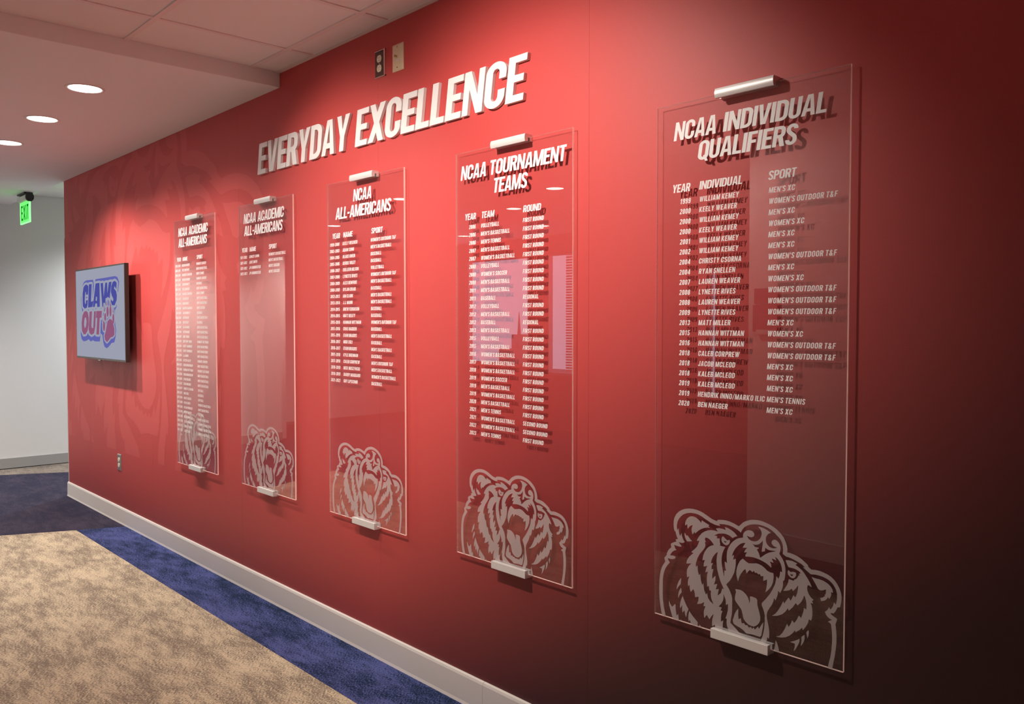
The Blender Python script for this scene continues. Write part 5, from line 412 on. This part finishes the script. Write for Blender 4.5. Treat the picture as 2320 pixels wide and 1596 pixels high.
# ---------------------------------------------------------------- acrylic panels
YF, YB = -.0200, -.0140
def panel(xl, xr, zt, zbt, label, title, heads, cols, rows, row0, pitch):
    cx = (xl+xr)/2
    t = thing('acrylic_panel', (0, 0, 0), label, 'wall panel', 'clear acrylic honour panels')
    bm = bmesh.new()
    for y, s in ((YF, 1), (YB, -1)):
        v = [bm.verts.new(p) for p in ((xl, y, zbt), (xr, y, zbt), (xr, y, zt), (xl, y, zt))]; bm.faces.new(v if s > 0 else v[::-1])
    put('acrylic_sheet', bm, 'acr', t)
    bm = bmesh.new(); e = .0007
    box(bm, xr, xr+e, YF, YB, zbt, zt); box(bm, xl, xr, YF, YB, zbt-e, zbt)
    put('polished_edge', bm, 'edge', t)
    bm = bmesh.new(); box(bm, xl-e, xl, YF, YB, zbt, zt); box(bm, xl, xr, YF, YB, zt, zt+e)
    put('clear_edge', bm, 'edge2', t)
    # frosted bear
    bm = bmesh.new()
    for sh in BEAR: flat(bm, sh, lambda p: (cx+.003+p[0]*1e-4, zbt+.0004+p[1]*1e-4), YF-.0003)
    put('frosted_bear_emblem', bm, 'frost', t, label='frosted roaring bear head emblem')
    bm = bmesh.new()
    for s, a, b, z in title: text(bm, s, a, z, .0505, ws=1.22, tr=.045, xr=b, y=YF-.0004)
    put('title_lettering', bm, 'vinyl', t)
    for s, a, b in heads:
        bm = bmesh.new(); text(bm, s, a, row0+.0332, .0226, ws=1.2, tr=.06, xr=b, y=YF-.0004); put('column_heading', bm, 'vinyl', t)
    for n, (col, a) in enumerate(zip(cols, rows)):
        bm = bmesh.new()
        for q, s in enumerate(col):
            if n == 0: text(bm, s, 0, row0-pitch*q, .0141, xr=a, right=True, y=YF-.0004)
            else: text(bm, s, a, row0-pitch*q, .0141, y=YF-.0004)
        put('list_lettering', bm, 'vinyl', t)
    # clips
    for top in (1, 0):
        x0, x1 = cx-.0865+.004, cx+.0865+.004
        c = thing('x', (0, 0, 0), '', '') if False else None
        if top: z0, z1 = zt-.012, zt+.013
        else: z0, z1 = zbt-.0125, zbt+.0135
        nz = 8
        if top: prof = [(-.034-.003*math.sin(math.pi*k/nz), z0+(z1-z0)*k/nz) for k in range(nz+1)]
        else: prof = [(-.0345, z0), (-.035, z0+.001), (-.035, z1-.001), (-.0345, z1)]
        if top: prof = prof + [(-.004, z1), (-.001, z1-.004), (-.001, z0+.002), (-.0125, z0+.002), (-.0125, zt+.002), (-.0215, zt+.002), (-.0215, z0+.001), (-.03, z0)]
        else: prof = prof + [(-.0215, z1), (-.0215, zbt-.002), (-.0125, zbt-.002), (-.0125, z1-.002), (-.001, z1-.002), (-.001, z0+.002), (-.004, z0)]
        cp = put('mounting_clip', profile_x(bmesh.new(), prof, x0, x1), 'alu', t)
        put('gasket', B(x0+.002, x1-.002, -.0215, -.0205, z0+.002 if top else zbt, zt if top else z1-.0015), 'dark', cp)
    return t
WOT, MB, WB_, BB, MX, WX = "WOMEN'S OUTDOOR T&F", "MEN'S BASKETBALL", "WOMEN'S BASKETBALL", 'BASEBALL', "MEN'S XC", "WOMEN'S XC"
MTN, MS, WS, VB, SB, WXT, MOT = "MEN'S TENNIS", "MEN'S SOCCER", "WOMEN'S SOCCER", 'VOLLEYBALL', 'SOFTBALL', "WOMEN'S XC/TRACK", "MEN'S OUTDOOR T&F"
y5 = '1999 2000 2000 2000 2001 2002 2004 2004 2007 2008 2008 2009 2013 2015 2016 2018 2018 2018 2019 2019 2020'.split()
n5 = 'WILLIAM KEMEY|KEELY WEAVER|WILLIAM KEMEY|KEELY WEAVER|WILLIAM KEMEY|WILLIAM KEMEY|CHRISTY CSORNA|RYAN SNELLEN|LAUREN WEAVER|LYNETTE RIVES|LAUREN WEAVER|LYNETTE RIVES|MATT MILLER|HANNAH WITTMAN|HANNAH WITTMAN|CALEB CORPREW|JACOB MCLEOD|KALEB MCLEOD|KALEB MCLEOD|HENDRIK INNO/MARKO ILIC|BEN NAEGER'.split('|')
s5 = [MX, WOT, MX, WX, MX, MX, WOT, MX, WX, WOT, WOT, WOT, MX, WX, WOT, WOT, MX, MX, MX, MTN, MX]
y4 = '2006 2006 2006 2007 2007 2008 2008 2008 2011 2011 2012 2012 2012 2013 2015 2015 2016 2017 2018 2019 2019 2019 2020 2021 2021 2022 2023'.split()
n4 = [VB, MB, MTN, MB, WB_, VB, WS, MB, MB, BB, VB, MB, BB, MB, VB, MB, WB_, WB_, WB_, WS, MB, WB_, MB, MTN, WB_, WB_, MTN]
FR = 'FIRST ROUND'; s4 = [FR]*9+['REGIONAL', FR, FR, 'REGIONAL']+[FR]*11+['SECOND ROUND']*2+[FR]
y3 = '1999-2000 2002-2003 2004-2005 2005-2006 2006-2007 2007-2008 2008-2009 2008-2009 2012-2013 2013-2014 2014-2015 2014-2015 2015-2016 2015-2016 2015-2016 2016-2017 2016-2017 2017-2018 2017-2018 2018-2019 2018-2019 2021-2022'.split()
n3 = 'KEELY WEAVER|ADAM SONN|BLAKE OWEN|DEREK WILEY|COLLEEN NILSON|LYNETTE RIVES|ALEX RENFROE|DYLAN CRAIG|IAN CLARK|J.J. MANN|DREW FERGUSON|MATT BEATY|HANNAH WITTMAN|CHAS HADDEN|EVAN BRADDS|NICK EGLI|EVAN BRADDS|KYLE BRENNAN|CALEB CORPREW|NICK MUSZYNSKI|DARBY MAGGARD|GUY LIPSCOMB'.split('|')
s3 = [WOT, MB, BB, BB, VB, WOT, MB, BB, MB, MB, BB, BB, WOT, BB, MB, BB, MB, BB, MOT, MB, WB_, BB]
y2 = ['2021-2022', '2021-2022', '2021-2022', '2022-2023']; n2 = ['CONLEY CHINN', 'LUKE SMITH', 'JP ARMBRUSTER', 'JP ARMBRUSTER']; s2 = [WB_, MB, MS, MS]
y1 = '1999-2000 2000-2001 2000-2001 2000-2001 2001-2002 2001-2002 2001-2002 2002-2003 2002-2003 2002-2003 2003-2004 2003-2004 2003-2004 2006-2007 2007-2008 2008-2009 2009-2010 2010-2011 2011-2012 2013-2014 2014-2015 2014-2015 2015-2016 2015-2016 2015-2016 2016-2017 2016-2017 2016-2017 2017-2018 2017-2018 2017-2018 2018-2019 2018-2019 2019-2020 2020-2021 2021-2022'.split()
n1 = 'MEGAN HARRIS|WES BURTNER|MARCOS CAMERON|MEGAN HARRIS|JOSH BURNETT|WES BURTNER|MARCOS CAMERON|ADAM MARK|ADAM MARK|MARCOS CAMERON|JOSH BURNETT|ADAM MARK|DAN SHARP|JUSTIN HARE|JUSTIN HARE|ANDY WICKE|BRITTANY THUNE|SCOTT SAUNDERS|SCOTT SAUNDERS|J.J. MANN|ALYSSA ALLEY|CRAIG BRADSHAW|HANNAH WITTMAN|CRAIG BRADSHAW|EVAN BRADDS|EVAN BRADDS|CHRISTY STANTON|NICK EGLI|HAILEY BAKER|KYLIE SMITH|DYLAN WINDLER|HAILEY BAKER|DYLAN WINDLER|ELLIE HARMEYER|CONLEY CHINN|LUKE SMITH'.split('|')
s1 = [WS, MB, MTN, WS, BB, MB, MTN, MB, MB, MS, BB, MB, BB, MB, MB, MB, WXT, MB, MB, MB, WS, MB, WXT, MB, MB, MB, SB, BB, SB, WB_, MB, SB, MB, WB_, WB_, MB]
P5 = panel(-1.512, -.9435, 2.0285, .573, 'acrylic panel headed NCAA INDIVIDUAL QUALIFIERS, largest and nearest, far right', [('NCAA', -1.4541, -1.3124, 1.9268), ('INDIVIDUAL', -1.2941, -1.0, 1.9268), ('QUALIFIERS', -1.3746, -1.078, 1.8630)],
      [('YEAR', -1.4583, -1.3970), ('INDIVIDUAL', -1.3681, -1.2325), ('SPORT', -1.1581, -1.0800)], (y5, n5, s5), (-1.3965, -1.3675, -1.1560), 1.7491, .02813)
P4 = panel(-2.430, -1.844, 2.032, .5675, 'acrylic panel headed NCAA TOURNAMENT TEAMS, second from the right', [('NCAA', -2.4020, -2.2582, 1.9333), ('TOURNAMENT', -2.2439, -1.8725, 1.9333), ('TEAMS', -2.2252, -2.0502, 1.8695)],
      [('YEAR', -2.3792, -2.3162), ('TEAM', -2.2866, -2.2171), ('ROUND', -2.0717, -1.9850)], (y4, n4, s4), (-2.3190, -2.2900, -2.0725), 1.7546, .02848)
P3 = panel(-3.345, -2.758, 2.0315, .5665, 'acrylic panel headed NCAA ALL-AMERICANS with one long list, middle of the five', [('NCAA', -3.1313, -2.9866, 1.9355), ('ALL-AMERICANS', -3.2763, -2.8459, 1.8703)],
      [('YEAR', -3.3045, -3.2385), ('NAME', -3.2130, -3.1356), ('SPORT', -2.9924, -2.9074)], (y3, n3, s3), (-3.2460, -3.2180, -2.9975), 1.7551, .02848)
P2 = panel(-4.247, -3.664, 2.0265, .5675, 'acrylic panel headed NCAA ACADEMIC ALL-AMERICANS with only four rows, second from the left', [('NCAA', -4.1904, -4.0473, 1.9294), ('ACADEMIC', -4.0312, -3.7507, 1.9294), ('ALL-AMERICANS', -4.1866, -3.7654, 1.8668)],
      [('YEAR', -4.2147, -4.1499), ('NAME', -4.1245, -4.0512), ('SPORT', -3.9113, -3.8286)], (y2, n2, s2), (-4.1560, -4.1300, -3.9140), 1.7502, .02807)
P1 = panel(-5.137, -4.555, 2.0265, .5705, 'acrylic panel headed NCAA ACADEMIC ALL-AMERICANS with list running over the bear, beside the screen', [('NCAA', -5.0762, -4.9377, 1.9290), ('ACADEMIC', -4.9191, -4.6447, 1.9290), ('ALL-AMERICANS', -5.0738, -4.6583, 1.8656)],
      [('YEAR', -5.1003, -5.0380), ('NAME', -5.0131, -4.9399), ('SPORT', -4.8053, -4.7216)], (y1, n1, s1), (-5.0480, -5.0240, -4.8125), 1.7497, .02807)

# ---------------------------------------------------------------- wall screen
tv = thing('wall_television', (-6.374, 0, 1.484), 'flat screen television showing a CLAWS OUT paw logo, mounted at left end of red wall', 'television')
hw, hh = .547, .329
put('body', B(-hw, hw, -.088, -.060, -hh, hh, bev=.002), 'bezel', tv)
put('rear_housing', B(-.36, .36, -.060, -.035, -.24, .2, bev=.006), 'dark', tv)
put('wall_bracket', B(-.2, .2, -.035, -.0006, -.15, .15), 'dark', tv)
sc_ = put('screen', B(-hw+.011, hw-.011, -.0885, -.086, -hh+.014, hh-.011), 'scr', tv)
for nm, m in (('ring', 'sring'), ('blue', 'sblue'), ('mauve', 'smauve')):
    bm = bmesh.new()
    for sh in TVL[nm]: flat(bm, sh, lambda p: (p[0]*1e-4+6.374, p[1]*1e-4-1.484), -.0889)
    put({'ring': 'logo_outline', 'blue': 'logo_word', 'mauve': 'logo_word_and_paw'}[nm], bm, m, sc_, label={'ring': 'light blue outline of the logo', 'blue': 'blue word CLAWS', 'mauve': 'mauve word OUT and clawed paw print'}[nm])
put('sensor_foot', B(-.05, .0, -.084, -.074, -hh-.008, -hh+.001, bev=.001), 'steel', tv)

# ---------------------------------------------------------------- outlets and plates
def plate_mesh(w, h, d, bev):
    bm = bmesh.new(); n = []
    for (ww_, hh_, y) in ((w/2, h/2, 0), (w/2, h/2, -d*.35), (w/2-bev, h/2-bev, -d)):
        n.append([bm.verts.new((x, y, z)) for x, z in ((-ww_, -hh_), (ww_, -hh_), (ww_, hh_), (-ww_, hh_))])
    for A, Q in zip(n, n[1:]):
        for k in range(4): bm.faces.new((A[k], A[(k+1) % 4], Q[(k+1) % 4], Q[k]))
    bm.faces.new(n[-1]); bmesh.ops.recalc_face_normals(bm, faces=bm.faces[:]); return bm
def duplex(x, z, label, pm, w=.0745, h=.105, rim=None):
    t = thing('duplex_outlet', (x, 0, z), label, 'wall outlet')
    put('cover_plate', plate_mesh(w, h, .006, .005), pm, t)
    if rim:
        bm = bmesh.new(); e = .0015
        box(bm, w/2-.0045, w/2+e, -.0072, 0, -h/2-e, h/2+e); box(bm, -w/2-e, w/2+e, -.0045, 0, -h/2-e, -h/2+.0025); box(bm, -w/2-e, w/2+e, -.0045, 0, h/2-.001, h/2+e)
        put('plate_rim', bm, rim, t, label='bright chrome rim')
    for s in (1, -1):
        bm = bmesh.new(); r = .0165; pts = []
        for k in range(36):
            a = 2*math.pi*k/36; pts.append((r*math.cos(a), max(-.0142, min(.0142, r*math.sin(a)))+s*.0195))
        prism(bm, pts, -.0085, -.004); rc = put('receptacle_face', bm, 'cream', t)
        put('slot', B(-.0075, -.0055, -.0089, -.008, s*.0195+.000, s*.0195+.008), 'ink', rc)
        put('slot', B(.0055, .0072, -.0089, -.008, s*.0195+.001, s*.0195+.007), 'ink', rc)
        put('slot', cyl(bmesh.new(), (0, -.0085, s*.0195-.0068), .0022, .0008, 'y', 12), 'ink', rc)
    put('screw', cyl(bmesh.new(), (0, -.0065, 0), .0028, .0016, 'y', 14), 'chrome', t)
    return t
duplex(-2.9445, 2.479, 'brown plate duplex outlet with chrome rim high on wall above the white lettering', 'brown', .0735, .106, 'chrome')
duplex(-6.262, .4300, 'small grey steel duplex outlet low on red wall below the television', 'steel', .078, .117)
t = thing('cable_plate', (-2.818, 0, 2.4765), 'ivory wall plate with brass cable jack high above the white lettering', 'wall plate')
put('cover_plate', plate_mesh(.076, .107, .007, .007), 'ivory', t)
j = put('cable_jack', cyl(bmesh.new(), (-.003, -.013, .004), .0048, .014, 'y', 6), 'brass', t); put('jack_tip', cyl(bmesh.new(), (-.003, -.021, .004), .0036, .006, 'y', 14), 'chrome', j)
for z in (.0405, -.0405): put('screw', cyl(bmesh.new(), (.001, -.0075, z), .003, .0016, 'y', 14), 'brass', t)
lb = put('paper_label', B(-.006, .010, -.0074, -.007, -.0155, -.0065), 'labelw', t); put('label_print', B(-.003, .006, -.0076, -.0074, -.0118, -.0102), 'ink', lb)

# ---------------------------------------------------------------- exit sign
t = thing('exit_sign', (-8.455, -.07, ZS), 'green glowing EXIT sign hanging from the ceiling at far left', 'exit sign')
put('canopy', B(-.13, .12, -.035, .035, -.012, 0, bev=.002), 'dark', t)
put('housing', profile_x(bmesh.new(), [(.03*math.cos(a), -.042+.032*math.sin(a)) for a in [2*math.pi*k/20 for k in range(20)]], -.165, .145), 'alu', t)
put('end_cap', profile_x(bmesh.new(), [(.033*math.cos(a), -.045+.040*math.sin(a)) for a in [2*math.pi*k/20 for k in range(20)]], .145, .166), 'dark', t)
pl = put('sign_plate', B(-.150, .150, -.004, .004, -.255, -.076), 'green', t)
bm = bmesh.new(); box(bm, -.163, -.150, -.006, .006, -.262, -.076); box(bm, .150, .163, -.006, .006, -.262, -.076); box(bm, -.163, .163, -.006, .006, -.262, -.252)
put('glowing_edge', bm, 'gedge', t)
bm = bmesh.new(); text(bm, 'EXIT', -.128, -.232, .132, ws=1.0, tr=.12, xr=.130, y=-.0046, slant=0); put('exit_letters', bm, 'greend', pl)

# ---------------------------------------------------------------- office sign seen mirrored in the right panel
t = thing('room_sign', (-2.81, -2.8, 1.36), 'burgundy ATHLETIC DIRECTOR door sign on the grey wall, seen mirrored in the right panel', 'sign')
put('upper_plate', B(-.085, .085, 0, .012, .175, .270, bev=.001), 'sign', t); put('lower_plate', B(-.092, .092, 0, .014, 0, .168, bev=.001), 'sign', t)
put('name_insert', B(-.062, .070, .014, .022, -.016, .012), 'paint', t)
bm = bmesh.new()
for s, z, hw_ in (('ATHLETIC', .098, .045), ('DIRECTOR', .070, .047)):
    run, W = glyph_run(s, 1, .12, .2); cc = 2*hw_/W
    for ch, gx in run:
        for sh in FONT[ch][1]:
            flat(bm, sh, lambda p: (-(-hw_+(gx+p[0]/1000)*cc), z+p[1]/1000*.014), .0145)
put('sign_lettering', bm, mat('sign_ink', (.45, .12, .15), .5), t)
